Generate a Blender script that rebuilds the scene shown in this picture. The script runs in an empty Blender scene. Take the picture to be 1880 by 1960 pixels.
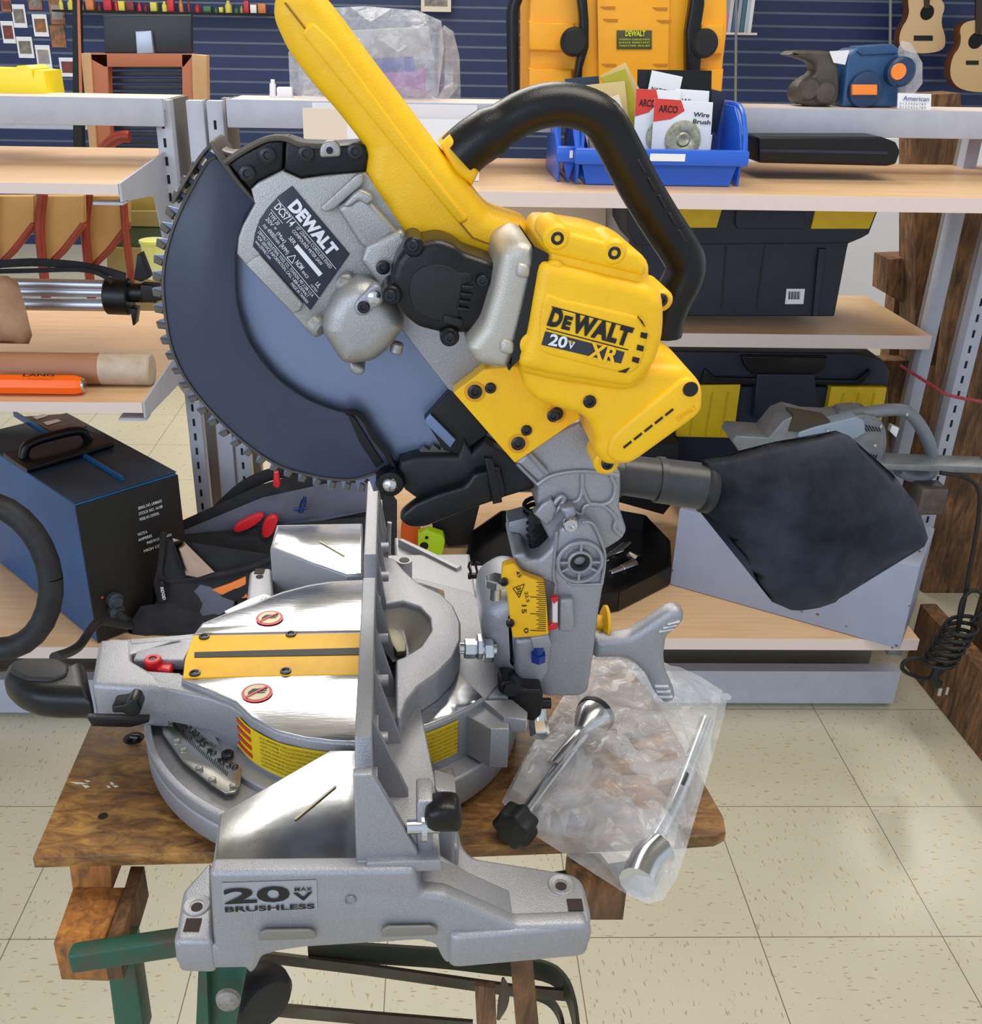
import bpy, bmesh, math, random
from mathutils import Vector, Matrix, noise
from mathutils.geometry import delaunay_2d_cdt
random.seed(7)
S = bpy.context.scene
# ---------------------------------------------------------------- camera
FPX, PPX, PPY, CH = 1900.0, 870.0, 980.0, 1.335
_t, _y, _r = math.radians(25.6), math.radians(1.47), math.radians(1.03)
CF = Vector((math.sin(_y)*math.cos(_t), math.cos(_y)*math.cos(_t), -math.sin(_t)))
_R0 = Vector((math.cos(_y), -math.sin(_y), 0)); _U0 = _R0.cross(CF)
CR = _R0*math.cos(_r) + _U0*math.sin(_r); CU = _U0*math.cos(_r) - _R0*math.sin(_r)
CC = Vector((0, 0, CH))
cam = bpy.data.cameras.new('camera'); camo = bpy.data.objects.new('camera', cam)
S.collection.objects.link(camo); S.camera = camo
camo.matrix_world = Matrix(((CR.x, CU.x, -CF.x, CC.x), (CR.y, CU.y, -CF.y, CC.y), (CR.z, CU.z, -CF.z, CC.z), (0, 0, 0, 1)))
cam.sensor_fit = 'HORIZONTAL'; cam.sensor_width = 36; cam.lens = FPX/1880*36
cam.shift_x = (940-PPX)/1880; cam.clip_start = 0.02; cam.clip_end = 60
# ---------------------------------------------------------------- light and exposure
W = bpy.data.worlds.new('world'); S.world = W; W.use_nodes = True
_bg = W.node_tree.nodes['Background']; _bg.inputs[0].default_value = (0.80, 0.89, 1.0, 1); _bg.inputs[1].default_value = 0.78
S.view_settings.view_transform = 'Standard'; S.view_settings.look = 'None'
S.view_settings.exposure = 0.0; S.view_settings.gamma = 1.0; S.view_settings.use_curve_mapping = False
def area(name, loc, target, sx, sy, power, col, spread=180):
    l = bpy.data.lights.new(name, 'AREA'); l.shape = 'RECTANGLE'; l.size = sx; l.size_y = sy; l.energy = power; l.color = col
    l.spread = math.radians(spread)
    o = bpy.data.objects.new(name, l); S.collection.objects.link(o); o.location = loc
    d = Vector(target)-Vector(loc); o.rotation_euler = d.to_track_quat('-Z', 'Y').to_euler(); return o
area('window_daylight', (-2.6, -3.2, 2.3), (0, 1.0, 0.9), 4.5, 2.2, 105, (0.66, 0.79, 1.0))
area('ceiling_lamp', (-0.35, 3.75, 3.05), (-0.35, 3.75, 0), 1.7, 2.3, 92, (1.0, 0.97, 0.90))
area('ceiling_lamp', (2.75, 4.0, 3.0), (2.75, 4.0, 0), 0.35, 0.9, 22, (1.0, 0.95, 0.85))
area('ceiling_lamp', (0.6, 0.7, 3.0), (0.6, 0.7, 0), 1.6, 1.2, 40, (1.0, 0.93, 0.80))
area('ceiling_lamp', (-2.2, 5.4, 3.0), (-2.2, 5.4, 0), 2.2, 0.8, 30, (1.0, 0.97, 0.92))
# ---------------------------------------------------------------- pixels to places
def ray(x, y): return CF + CR*((x-PPX)/FPX) - CU*((y-PPY)/FPX)
def PY_(x, y, Y): r = ray(x, y); return CC + r*(Y/r.y)
def PX_(x, y, X): r = ray(x, y); return CC + r*(X/r.x)
def PZ_(x, y, Z): r = ray(x, y); return CC + r*((Z-CH)/r.z)
_a = math.radians(2.3); SO = Vector((0, .636, 0)); SUX = Vector((math.cos(_a), math.sin(_a), 0)); SVX = Vector((-math.sin(_a), math.cos(_a), 0)); SZX = Vector((0, 0, 1))
def SV(x, y, v): r = ray(x, y); return CC + r*((v+SO.dot(SVX)-CC.dot(SVX))/r.dot(SVX))
def SU(x, y, u): r = ray(x, y); return CC + r*((u+SO.dot(SUX)-CC.dot(SUX))/r.dot(SUX))
def L(u, v, z): return SO + SUX*u + SVX*v + SZX*z
def SVp(ps, v): return [SV(x, y, v) for x, y in ps]
def YP(ps, Y): return [PY_(x, y, Y) for x, y in ps]
def ZP(ps, z): return [PZ_(x, y, z) for x, y in ps]
def arc(cx, cy, r, a0, a1, n): return [(cx+r*math.cos(math.radians(a0+(a1-a0)*i/n)), cy+r*math.sin(math.radians(a0+(a1-a0)*i/n))) for i in range(n+1)]
def rect(x0, y0, x1, y1): return [(x0, y0), (x1, y0), (x1, y1), (x0, y1)]
# ---------------------------------------------------------------- materials
def lin(c): return tuple(((v/255)/12.92 if v/255 <= .04045 else ((v/255+.055)/1.055)**2.4) for v in c)+(1,)
_m = {}
def mat(name, c, rough=.5, metal=0., c2=None, sc=20., bump=0., bsc=400., stretch=(1, 1, 1), alpha=1., coat=0., lo=.35, hi=.65, emit=None, spec=.5, trans=0.):
    if name in _m: return _m[name]
    m = bpy.data.materials.new(name); m.use_nodes = True; nt = m.node_tree; b = nt.nodes['Principled BSDF']
    b.inputs['Base Color'].default_value = lin(c); b.inputs['Roughness'].default_value = rough; b.inputs['Metallic'].default_value = metal
    b.inputs['Alpha'].default_value = alpha; b.inputs['Coat Weight'].default_value = coat; b.inputs['Specular IOR Level'].default_value = spec
    b.inputs['Transmission Weight'].default_value = trans
    tc = nt.nodes.new('ShaderNodeTexCoord'); mp = nt.nodes.new('ShaderNodeMapping'); mp.inputs['Scale'].default_value = stretch
    nt.links.new(tc.outputs['Object'], mp.inputs[0])
    if c2:
        n = nt.nodes.new('ShaderNodeTexNoise'); n.inputs['Scale'].default_value = sc; n.inputs['Detail'].default_value = 6; n.inputs['Roughness'].default_value = .65
        nt.links.new(mp.outputs[0], n.inputs['Vector'])
        r = nt.nodes.new('ShaderNodeValToRGB'); r.color_ramp.elements[0].position = lo; r.color_ramp.elements[1].position = hi
        r.color_ramp.elements[0].color = lin(c); r.color_ramp.elements[1].color = lin(c2)
        nt.links.new(n.outputs['Fac'], r.inputs[0]); nt.links.new(r.outputs[0], b.inputs['Base Color'])
    if bump:
        n = nt.nodes.new('ShaderNodeTexNoise'); n.inputs['Scale'].default_value = bsc; n.inputs['Detail'].default_value = 3
        nt.links.new(mp.outputs[0], n.inputs['Vector'])
        bp = nt.nodes.new('ShaderNodeBump'); bp.inputs['Strength'].default_value = bump; bp.inputs['Distance'].default_value = .001
        nt.links.new(n.outputs['Fac'], bp.inputs['Height']); nt.links.new(bp.outputs[0], b.inputs['Normal'])
    if emit: b.inputs['Emission Color'].default_value = lin(c); b.inputs['Emission Strength'].default_value = emit
    _m[name] = m; return m
M_ALU = mat('cast_aluminium', (172, 172, 178), .42, .6, c2=(152, 153, 160), sc=900, lo=.3, hi=.7, bump=.35, bsc=1500)
M_ALUG = mat('gear_case_aluminium', (178, 176, 172), .38, .65, c2=(158, 157, 158), sc=900, lo=.3, hi=.7, bump=.3, bsc=1500)
M_YEL = mat('yellow_plastic', (255, 199, 12), .42, c2=(250, 190, 10), sc=60, bump=.25, bsc=900)
M_YELD = mat('yellow_plate', (250, 190, 14), .5, c2=(242, 180, 14), sc=80)
M_BLK = mat('black_plastic', (12, 12, 15), .34, c2=(17, 17, 21), sc=60, bump=.15, bsc=900, spec=.36)
M_BLKD = mat('matt_black', (12, 12, 14), .55)
M_RUB = mat('black_rubber', (28, 28, 31), .55, c2=(42, 42, 45), sc=40, spec=.4)
M_SCREW = mat('black_steel_screw', (58, 58, 62), .35, .8)
M_STEEL = mat('bright_steel', (205, 208, 212), .2, 1.)
M_INK = mat('black_ink', (14, 14, 14), .5)
M_WHT = mat('white_print', (232, 234, 238), .5)
M_RED = mat('red_plastic', (205, 30, 40), .4)
# ---------------------------------------------------------------- object building
_org = {}
def tagit(o, label, cat, group=None, kind=None):
    if label: o['label'] = label
    if cat: o['category'] = cat
    if group: o['group'] = group
    if kind: o['kind'] = kind
def thing(name, loc, label, cat, group=None):
    o = bpy.data.objects.new(name, None); o.empty_display_size = .05; S.collection.objects.link(o); o.location = loc
    _org[o] = Vector(loc); tagit(o, label, cat, group); return o
SPLIT = {'counterbore', 'strap', 'bolt_hole', 'hand_hold_slot', 'screw', 'screw_boss', 'countersink', 'vent', 'gusset', 'side_bump', 'wing_groove', 'dial', 'display_rod', 'plug_pin', 'corner_ridge', 'finger_hole', 'connector', 'arm_wheel', 'detent_notch', 'grip_rib', 'carton_patch', 'label_patch', 'upper_block', 'rivet_head', 'tooth'}
def islands(bm):
    bm.verts.index_update(); seen = set(); out = []
    for v in bm.verts:
        if v in seen: continue
        st = [v]; seen.add(v); isl = []
        while st:
            q = st.pop(); isl.append(q)
            for e in q.link_edges:
                w = e.other_vert(q)
                if w not in seen: seen.add(w); st.append(w)
        out.append(isl)
    return out
def obj(name, bm, m, parent=None, label=None, cat=None, group=None, kind=None, ang=38):
    if name in SPLIT and parent is not None:
        for isl in islands(bm)[1:]:
            nb = bmesh.new(); mp = {v: nb.verts.new(v.co) for v in isl}
            for f in {f for v in isl for f in v.link_faces}: nb.faces.new([mp[v] for v in f.verts])
            _obj(name, nb, m, parent, label, cat, group, kind, ang)
            bmesh.ops.delete(bm, geom=isl, context='VERTS')
    return _obj(name, bm, m, parent, label, cat, group, kind, ang)
def _obj(name, bm, m, parent=None, label=None, cat=None, group=None, kind=None, ang=38):
    if parent is not None: org = _org[parent]
    else:
        vs = [v.co for v in bm.verts]
        org = Vector(((min(v.x for v in vs)+max(v.x for v in vs))/2, (min(v.y for v in vs)+max(v.y for v in vs))/2, min(v.z for v in vs)))
    for v in bm.verts: v.co -= org
    bmesh.ops.recalc_face_normals(bm, faces=bm.faces)
    me = bpy.data.meshes.new(name); bm.to_mesh(me); bm.free()
    me.shade_smooth(); me.set_sharp_from_angle(angle=math.radians(ang))
    me.materials.append(m)
    o = bpy.data.objects.new(name, me); S.collection.objects.link(o)
    if parent is not None: o.parent = parent
    else: o.location = org
    _org[o] = org; tagit(o, label, cat, group, kind); return o
def BM(): return bmesh.new()
def _inset(P, k):
    n = len(P); out = []
    for i in range(n):
        a, b, c = P[i-1], P[i], P[(i+1) % n]
        d1 = (b[0]-a[0], b[1]-a[1]); d2 = (c[0]-b[0], c[1]-b[1])
        l1 = math.hypot(*d1) or 1e-9; l2 = math.hypot(*d2) or 1e-9
        n1 = (-d1[1]/l1, d1[0]/l1); n2 = (-d2[1]/l2, d2[0]/l2)
        m = (n1[0]+n2[0], n1[1]+n2[1]); q = 1+n1[0]*n2[0]+n1[1]*n2[1]
        q = max(q, .35); out.append((b[0]+m[0]/q*k, b[1]+m[1]/q*k))
    return out
def _fillet(P, r, n=3):
    if r <= 0: return [p for p in P for _ in range(n+1)] if False else list(P)
    N = len(P); out = []
    for i in range(N):
        a, b, c = P[i-1], P[i], P[(i+1) % N]
        la = math.hypot(a[0]-b[0], a[1]-b[1]) or 1e-9; lc = math.hypot(c[0]-b[0], c[1]-b[1]) or 1e-9
        ta = min(r/la, .45); tc = min(r/lc, .45)
        p0 = (b[0]+(a[0]-b[0])*ta, b[1]+(a[1]-b[1])*ta); p1 = (b[0]+(c[0]-b[0])*tc, b[1]+(c[1]-b[1])*tc)
        for j in range(n+1):
            t = j/n; out.append(((1-t)**2*p0[0]+2*t*(1-t)*b[0]+t*t*p1[0], (1-t)**2*p0[1]+2*t*(1-t)*b[1]+t*t*p1[1]))
    return out
def solid(bm, pts, vec, r=0., cr=0., seg=3, n=3, rb=None, holes=None):
    """outline pts (world) pushed along vec; r rounds the rims, cr the corners"""
    vec = Vector(vec); D = vec.length; nn = vec/D; rb = r if rb is None else rb
    o = pts[0]; e1 = (pts[1]-pts[0]); e1 = (e1-nn*e1.dot(nn)).normalized(); e2 = nn.cross(e1)
    P = [((p-o).dot(e1), (p-o).dot(e2)) for p in pts]; off = [(p-o).dot(nn) for p in pts]; base = sum(off)/len(off)
    if r > .004:
        K = [0]
        for i in range(1, len(P)):
            if math.hypot(P[i][0]-P[K[-1]][0], P[i][1]-P[K[-1]][1]) > r*.9: K.append(i)
        if len(K) > 3 and math.hypot(P[K[-1]][0]-P[0][0], P[K[-1]][1]-P[0][1]) < r*.9: K.pop()
        if len(K) > 3: P = [P[i] for i in K]
    A = sum(P[i-1][0]*P[i][1]-P[i][0]*P[i-1][1] for i in range(len(P)))
    if A < 0: P.reverse()
    lay = []
    if r > 0:
        for i in range(seg): a = math.pi/2*i/seg; lay.append((r*(1-math.sin(a)), r*(1-math.cos(a))))
    lay.append((0, r))
    if rb > 0:
        lay.append((0, D-rb))
        for i in range(seg-1, -1, -1): a = math.pi/2*i/seg; lay.append((rb*(1-math.sin(a)), D-rb*(1-math.cos(a))))
    else: lay.append((0, D))
    loops = []
    for k, d in lay:
        Q = _inset(P, k) if k > 0 else P
        Q = _fillet(Q, max(cr-k, cr*.15), n) if cr > 0 else Q
        loops.append([bm.verts.new(o+e1*x+e2*y+nn*(d+base)) for x, y in Q])
    for l0, l1 in zip(loops, loops[1:]):
        for i in range(len(l0)):
            j = (i+1) % len(l0)
            try: bm.faces.new((l0[i], l0[j], l1[j], l1[i]))
            except ValueError: pass
    bm.faces.new(list(reversed(loops[0]))); bm.faces.new(loops[-1]); return loops
def box(bm, c, s, rz=0, r=0., up=None):
    c = Vector(c); x = Vector((math.cos(rz), math.sin(rz), 0))*s[0]/2; y = Vector((-math.sin(rz), math.cos(rz), 0))*s[1]/2; z = Vector((0, 0, s[2]))
    b = c-z/2; solid(bm, [b-x-y, b+x-y, b+x+y, b-x+y], z, r=r, cr=r, seg=2, n=2)
def boxm(bm, o, ex, ey, ez, r=0.):
    solid(bm, [o, o+ex, o+ex+ey, o+ey], ez, r=r, cr=r, seg=2, n=2)
def ringv(bm, c, a, b, r, n): return [bm.verts.new(c+a*(r*math.cos(2*math.pi*i/n))+b*(r*math.sin(2*math.pi*i/n))) for i in range(n)]
def basis(d):
    d = d.normalized(); t = Vector((0, 0, 1)) if abs(d.z) < .9 else Vector((1, 0, 0)); a = t.cross(d).normalized(); return a, d.cross(a)
def lathe(bm, p, d, prof, n=24, cap=True):
    d = Vector(d).normalized(); a, b = basis(d); rings = [ringv(bm, p+d*t, a, b, max(r, 1e-5), n) for t, r in prof]
    for q, s in zip(rings, rings[1:]):
        for i in range(n): bm.faces.new((q[i], q[(i+1) % n], s[(i+1) % n], s[i]))
    if cap: bm.faces.new(list(reversed(rings[0]))); bm.faces.new(rings[-1])
def cyl(bm, p0, p1, r, r2=None, n=20, b=0.):
    D = (p1-p0).length; r2 = r if r2 is None else r2
    pr = [(0, r-b), (b, r), (D-b, r2), (D, r2-b)] if b else [(0, r), (D, r2)]
    lathe(bm, p0, p1-p0, pr, n)
def sweep(bm, pts, rad, n=10, sq=None, upv=None):
    """tube along pts; rad a number or list; sq=(a,b) scales for an oval section"""
    N = len(pts); rad = rad if isinstance(rad, (list, tuple)) else [rad]*N; rings = []; prev = None
    for i in range(N):
        d = (pts[min(i+1, N-1)]-pts[max(i-1, 0)]).normalized()
        if prev is None: a = (upv-d*upv.dot(d)).normalized() if upv is not None else basis(d)[0]
        else: a = (prev-d*prev.dot(d)).normalized()
        prev = a; b = d.cross(a); s = sq or (1, 1)
        rings.append([bm.verts.new(pts[i]+a*(rad[i]*s[0]*math.cos(2*math.pi*k/n))+b*(rad[i]*s[1]*math.sin(2*math.pi*k/n))) for k in range(n)])
    for q, s in zip(rings, rings[1:]):
        for i in range(n): bm.faces.new((q[i], q[(i+1) % n], s[(i+1) % n], s[i]))
    bm.faces.new(list(reversed(rings[0]))); bm.faces.new(rings[-1])
def flatbar(bm, pts, w, wv, t):
    """bar of width w along direction wv, thickness t, following pts"""
    rings = []; N = len(pts)
    for i in range(N):
        d = (pts[min(i+1, N-1)]-pts[max(i-1, 0)]).normalized(); a = (wv-d*wv.dot(d)).normalized(); b = d.cross(a)
        rings.append([bm.verts.new(pts[i]+a*(s*w/2)+b*(q*t/2)) for s, q in ((-1, -1), (1, -1), (1, 1), (-1, 1))])
    for q, s in zip(rings, rings[1:]):
        for i in range(4): bm.faces.new((q[i], q[(i+1) % 4], s[(i+1) % 4], s[i]))
    bm.faces.new(list(reversed(rings[0]))); bm.faces.new(rings[-1])
def curve(pts, n=6):
    """Catmull-Rom through points"""
    out = []; N = len(pts)
    for i in range(N-1):
        p0, p1, p2, p3 = pts[max(i-1, 0)], pts[i], pts[i+1], pts[min(i+2, N-1)]
        for j in range(n):
            t = j/n; out.append(.5*((2*p1)+(p2-p0)*t+(2*p0-5*p1+4*p2-p3)*t*t+(3*p1-p0-3*p2+p3)*t**3))
    out.append(pts[-1]); return out
def chaikin(P, it=2):
    for _ in range(it):
        Q = []
        for i in range(len(P)):
            a, b = P[i], P[(i+1) % len(P)]
            Q += [(a[0]*.75+b[0]*.25, a[1]*.75+b[1]*.25), (a[0]*.25+b[0]*.75, a[1]*.25+b[1]*.75)]
        P = Q
    return P
def pillow(bm, pts, nrm, hf, hb=None, step=.012, amp=.004, nsc=25., seed=0., p=.5, dmax=None, fold=None):
    """closed soft body: outline pts, front bulge hf along nrm, back bulge hb; noise wrinkles"""
    nn = Vector(nrm).normalized(); o = pts[0]; e1 = (pts[1]-o); e1 = (e1-nn*e1.dot(nn)).normalized(); e2 = nn.cross(e1)
    P = [Vector(((q-o).dot(e1), (q-o).dot(e2))) for q in pts]; hb = hf if hb is None else hb
    B = []
    for i in range(len(P)):
        a, b = P[i], P[(i+1) % len(P)]; k = max(1, int((b-a).length/step))
        for j in range(k): B.append(a.lerp(b, j/k))
    def inside(q):
        c = False
        for i in range(len(P)):
            a, b = P[i], P[i-1]
            if (a.y > q.y) != (b.y > q.y) and q.x < (b.x-a.x)*(q.y-a.y)/(b.y-a.y)+a.x: c = not c
        return c
    def dist(q):
        m = 9
        for i in range(len(P)):
            a, b = P[i-1], P[i]; ab = b-a; t = max(0, min(1, (q-a).dot(ab)/max(ab.dot(ab), 1e-12))); m = min(m, (q-a-ab*t).length)
        return m
    xs = [q.x for q in P]; ys = [q.y for q in P]; I = []; y = min(ys); row = 0
    while y < max(ys):
        x = min(xs)+(step/2 if row % 2 else 0)
        while x < max(xs):
            q = Vector((x, y))
            if inside(q):
                d = dist(q)
                if d > step*.45: I.append((q, d))
            x += step
        y += step*.87; row += 1
    dm = dmax or max([d for _, d in I]+[1e-4]); nb = len(B)
    V = B+[q for q, _ in I]; D = [0]*nb+[d for _, d in I]
    res = delaunay_2d_cdt(V, [(i, (i+1) % nb) for i in range(nb)], [list(range(nb))], 1, 1e-6, True)
    rv, rf, orig = res[0], res[2], res[3]
    def mk(h, sg, sd):
        out = []
        for i, q in enumerate(rv):
            w = o+e1*q.x+e2*q.y; d = D[orig[i][0]] if orig[i] else 0; f = min(d/dm, 1)
            z = h*(f**p); wr = 0
            if f > 0:
                wr = amp*noise.fractal(Vector((q.x*nsc+sd, q.y*nsc, sd)), 1., 2., 3)*min(1, f*4)
                if fold: wr += fold(q.x, q.y)*min(1, f*3)
            out.append((w+nn*sg*(z+wr), f))
        return out
    F = mk(hf, 1, seed); K = mk(hb, -1, seed+9.3); fv = [bm.verts.new(w) for w, _ in F]
    bv = [fv[i] if F[i][1] == 0 else bm.verts.new(K[i][0]) for i in range(len(F))]
    for f in rf:
        try: bm.faces.new([fv[i] for i in f])
        except ValueError: pass
        try: bm.faces.new([bv[i] for i in reversed(f)])
        except ValueError: pass
def sheet(bm, pts, nx, ny, fn=None):
    """bilinear quad grid from 4 corners"""
    g = []
    for j in range(ny+1):
        row = []
        for i in range(nx+1):
            u, v = i/nx, j/ny; p = (pts[0]*(1-u)+pts[1]*u)*(1-v)+(pts[3]*(1-u)+pts[2]*u)*v
            if fn: p = p+fn(u, v)
            row.append(bm.verts.new(p))
        g.append(row)
    for j in range(ny):
        for i in range(nx): bm.faces.new((g[j][i], g[j][i+1], g[j+1][i+1], g[j+1][i]))
# ---------------------------------------------------------------- lettering
_tc = {}
def _glyphs(s, bold, sp=1.0):
    k = (s, bold, sp)
    if k in _tc: return _tc[k]
    cu = bpy.data.curves.new('t', 'FONT'); cu.body = s; cu.size = 1; cu.offset = bold; cu.resolution_u = 3; cu.space_character = sp
    o = bpy.data.objects.new('t', cu); S.collection.objects.link(o); bpy.context.view_layer.update()
    me = bpy.data.meshes.new_from_object(o.evaluated_get(bpy.context.evaluated_depsgraph_get()))
    V = [tuple(v.co) for v in me.vertices]; Fc = [tuple(p.vertices) for p in me.polygons]
    bpy.data.objects.remove(o); bpy.data.curves.remove(cu); bpy.data.meshes.remove(me); _tc[k] = (V, Fc); return V, Fc
def put_text(bm, s, A, B, h, nrm, bold=0., lift=.0004, sp=1.0):
    """text whose baseline runs A to B exactly, cap height h, standing up from the baseline, facing nrm"""
    V, Fc = _glyphs(s, bold, sp)
    if not V: return
    x0 = min(v[0] for v in V); x1 = max(v[0] for v in V); e1 = B-A; w = e1.length; e1 = e1/w; nrm = Vector(nrm).normalized(); e2 = nrm.cross(e1).normalized()
    vs = [bm.verts.new(A+e1*((v[0]-x0)/(x1-x0)*w)+e2*(v[1]/.7*h)+nrm*lift) for v in V]
    for f in Fc:
        try: bm.faces.new([vs[i] for i in f])
        except ValueError: pass
def quad(bm, pts, nrm=None, lift=0.):
    n = Vector(nrm).normalized()*lift if nrm is not None else Vector((0, 0, 0))
    return bm.faces.new([bm.verts.new(p+n) for p in pts])
NEAR = -SVX   # towards the camera in the saw's frame
def screw(bm, x, y, v, r=.0045, d=.004):
    r *= .92; d = .0024; p = SV(x, y, v); lathe(bm, p+SVX*.002, NEAR, [(0, r), (d, r), (d+.0006, r*.8), (d+.0006, r*.5), (d-.0006, r*.42), (d-.0006, .0001)], 14, cap=False)
# ---------------------------------------------------------------- the setting
def floor_material():
    m = bpy.data.materials.new('vinyl_floor_tiles'); m.use_nodes = True; nt = m.node_tree; b = nt.nodes['Principled BSDF']; N = nt.nodes; K = nt.links.new
    tc = N.new('ShaderNodeNewGeometry'); sep = N.new('ShaderNodeSeparateXYZ'); K(tc.outputs['Position'], sep.inputs[0])
    def math_(op, a, bb=None, c=None):
        n = N.new('ShaderNodeMath'); n.operation = op
        for i, q in enumerate((a, bb, c)):
            if q is None: continue
            if isinstance(q, (int, float)): n.inputs[i].default_value = q
            else: K(q, n.inputs[i])
        return n.outputs[0]
    T = .3068
    ux = math_('DIVIDE', math_('SUBTRACT', sep.outputs[0], -.067), T); uy = math_('DIVIDE', math_('SUBTRACT', sep.outputs[1], 1.167), .3085)
    fx = math_('FRACT', ux); fy = math_('FRACT', uy)
    ex = math_('MINIMUM', fx, math_('SUBTRACT', 1, fx)); ey = math_('MINIMUM', fy, math_('SUBTRACT', 1, fy))
    seam = math_('LESS_THAN', math_('MINIMUM', ex, ey), .0028)
    par = math_('FRACT', math_('MULTIPLY', math_('ADD', math_('FLOOR', ux), math_('FLOOR', uy)), .5))
    chk = math_('GREATER_THAN', par, .25)
    def flecks(sx, sy, seed, thr):
        mp = N.new('ShaderNodeMapping'); mp.inputs['Scale'].default_value = (sx, sy, 1); mp.inputs['Location'].default_value = (seed, seed*2, 0); K(tc.outputs['Position'], mp.inputs[0])
        n = N.new('ShaderNodeTexNoise'); n.inputs['Scale'].default_value = 1; n.inputs['Detail'].default_value = 1.5; K(mp.outputs[0], n.inputs['Vector'])
        return math_('GREATER_THAN', n.outputs['Fac'], thr)
    def mix(f, a, c):
        n = N.new('ShaderNodeMix'); n.data_type = 'RGBA'
        if isinstance(f, float): n.inputs[0].default_value = f
        else: K(f, n.inputs[0])
        for i, q in ((6, a), (7, c)):
            if isinstance(q, tuple): n.inputs[i].default_value = q
            else: K(q, n.inputs[i])
        return n.outputs[2]
    fa = math_('MAXIMUM', math_('MULTIPLY', flecks(55, 190, 3, .662), chk), math_('MULTIPLY', flecks(190, 55, 5, .662), math_('SUBTRACT', 1, chk)))
    base = N.new('ShaderNodeTexNoise'); base.inputs['Scale'].default_value = 7; K(tc.outputs['Position'], base.inputs['Vector'])
    col = mix(base.outputs['Fac'], lin((203, 195, 172)), lin((212, 205, 184)))
    fine = N.new('ShaderNodeTexNoise'); fine.inputs['Scale'].default_value = 260; K(tc.outputs['Position'], fine.inputs['Vector'])
    col = mix(math_('MULTIPLY', fine.outputs['Fac'], .25), col, lin((176, 168, 140)))
    col = mix(math_('MULTIPLY', fa, .75), col, lin((168, 150, 108)))
    col = mix(seam, col, lin((120, 108, 86)))
    K(col, b.inputs['Base Color']); b.inputs['Roughness'].default_value = .27; return m
bm = BM(); quad(bm, [Vector((-5, -1.5, 0)), Vector((6, -1.5, 0)), Vector((6, 7.2, 0)), Vector((-5, 7.2, 0))]); obj('floor', bm, floor_material(), kind='structure')
bm = BM(); quad(bm, [Vector((-5, -1.0, 3.12)), Vector((6, -1.0, 3.12)), Vector((6, 7.2, 3.12)), Vector((-5, 7.2, 3.12))]); obj('ceiling', bm, mat('ceiling_tile', (196, 194, 186), .9), kind='structure')
M_NAVY = mat('navy_slat_board', (27, 43, 90), .45, c2=(22, 37, 80), sc=3)
M_GROOVE = mat('grey_groove_strip', (104, 112, 132), .5)
bm = BM(); g = BM(); z = 0.; WY = 7.0
while z < 3.0:
    boxm(bm, Vector((-5, WY, z)), Vector((11, 0, 0)), Vector((0, .02, 0)), Vector((0, 0, .060)))
    boxm(g, Vector((-5, WY+.008, z+.060)), Vector((11, 0, 0)), Vector((0, .012, 0)), Vector((0, 0, .0155))); z += .0755
wl = obj('wall_back', bm, M_NAVY, kind='structure'); obj('groove_strip', g, M_GROOVE, wl)
# ---------------------------------------------------------------- shelving
M_BEECH = mat('beech_laminate', (226, 190, 150), .38, c2=(214, 174, 130), sc=6, stretch=(1, 12, 12))
M_EDGE = mat('pale_edge_band', (222, 203, 196), .5)
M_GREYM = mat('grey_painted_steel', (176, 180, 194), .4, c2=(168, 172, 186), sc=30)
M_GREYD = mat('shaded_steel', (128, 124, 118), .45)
M_SLOT = mat('slot_black', (10, 10, 10), .8)
def board(name, x0, x1, y0, y1, ztop, th, label, group=None):
    t = thing(name, ((x0+x1)/2, (y0+y1)/2, ztop-th), label, 'shelf', group)
    bm = BM(); boxm(bm, Vector((x0, y0+.002, ztop-th)), Vector((x1-x0, 0, 0)), Vector((0, y1-y0-.002, 0)), Vector((0, 0, th))); obj('panel', bm, M_BEECH, t)
    bm = BM(); boxm(bm, Vector((x0, y0, ztop-th)), Vector((x1-x0, 0, 0)), Vector((0, .002, 0)), Vector((0, 0, th))); obj('edge_band', bm, M_EDGE, t, 'pale pinkish edge strip')
    return t
def bracket(t, x, y0, y1, ztop, h, rise=0.):
    bm = BM(); solid(bm, [Vector((x, y0, ztop-.028)), Vector((x, y0, ztop+.001)), Vector((x, y1, ztop+.02)), Vector((x, y1, ztop-h)), Vector((x, y1-.10, ztop-.045))], (.004, 0, 0))
    boxm(bm, Vector((x-.045, y0-.001, ztop-.033)), Vector((.049, 0, 0)), Vector((0, .03, 0)), Vector((0, 0, .004)))
    obj('bracket', bm, M_GREYM, t, 'grey steel end bracket')
L1z = PY_(120, 351, 1.70).z; L2z = PY_(120, 770, 1.66).z
t = board('display_shelf', -1.7, PY_(225, 351, 1.70).x, 1.70, 2.26, L1z, PY_(120, 351, 1.7).z-PY_(120, 372, 1.7).z, 'empty beech shelf board at upper left, above the chairs'); bracket(t, PY_(226, 351, 1.7).x, 1.70, 2.0, L1z, .30)
t = board('display_shelf', -1.7, PY_(271, 770, 1.66).x, 1.66, 2.30, L2z, PY_(120, 770, 1.66).z-PY_(120, 789, 1.66).z, 'beech shelf board at left carrying the tripod and cardboard tube'); bracket(t, PY_(272, 770, 1.66).x, 1.66, 2.0, L2z, .12)
Az = PY_(1200, 370, 1.70).z
t = board('display_shelf', -.34, 1.6, 1.70, 2.20, Az, .024, 'long beech shelf board holding the blue bins, right of the yellow saw handle')
Bz = PY_(1500, 640, 2.09).z
t = board('display_shelf', -.30, 1.085, 2.09, 2.46, Bz, .03, 'middle beech shelf board under the large black toolbox at right')
bz = .238
t = board('base_shelf', -.33, 1.0, 1.70, 2.62, bz, .026, 'low beech base shelf under the grey steel box at right')
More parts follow.
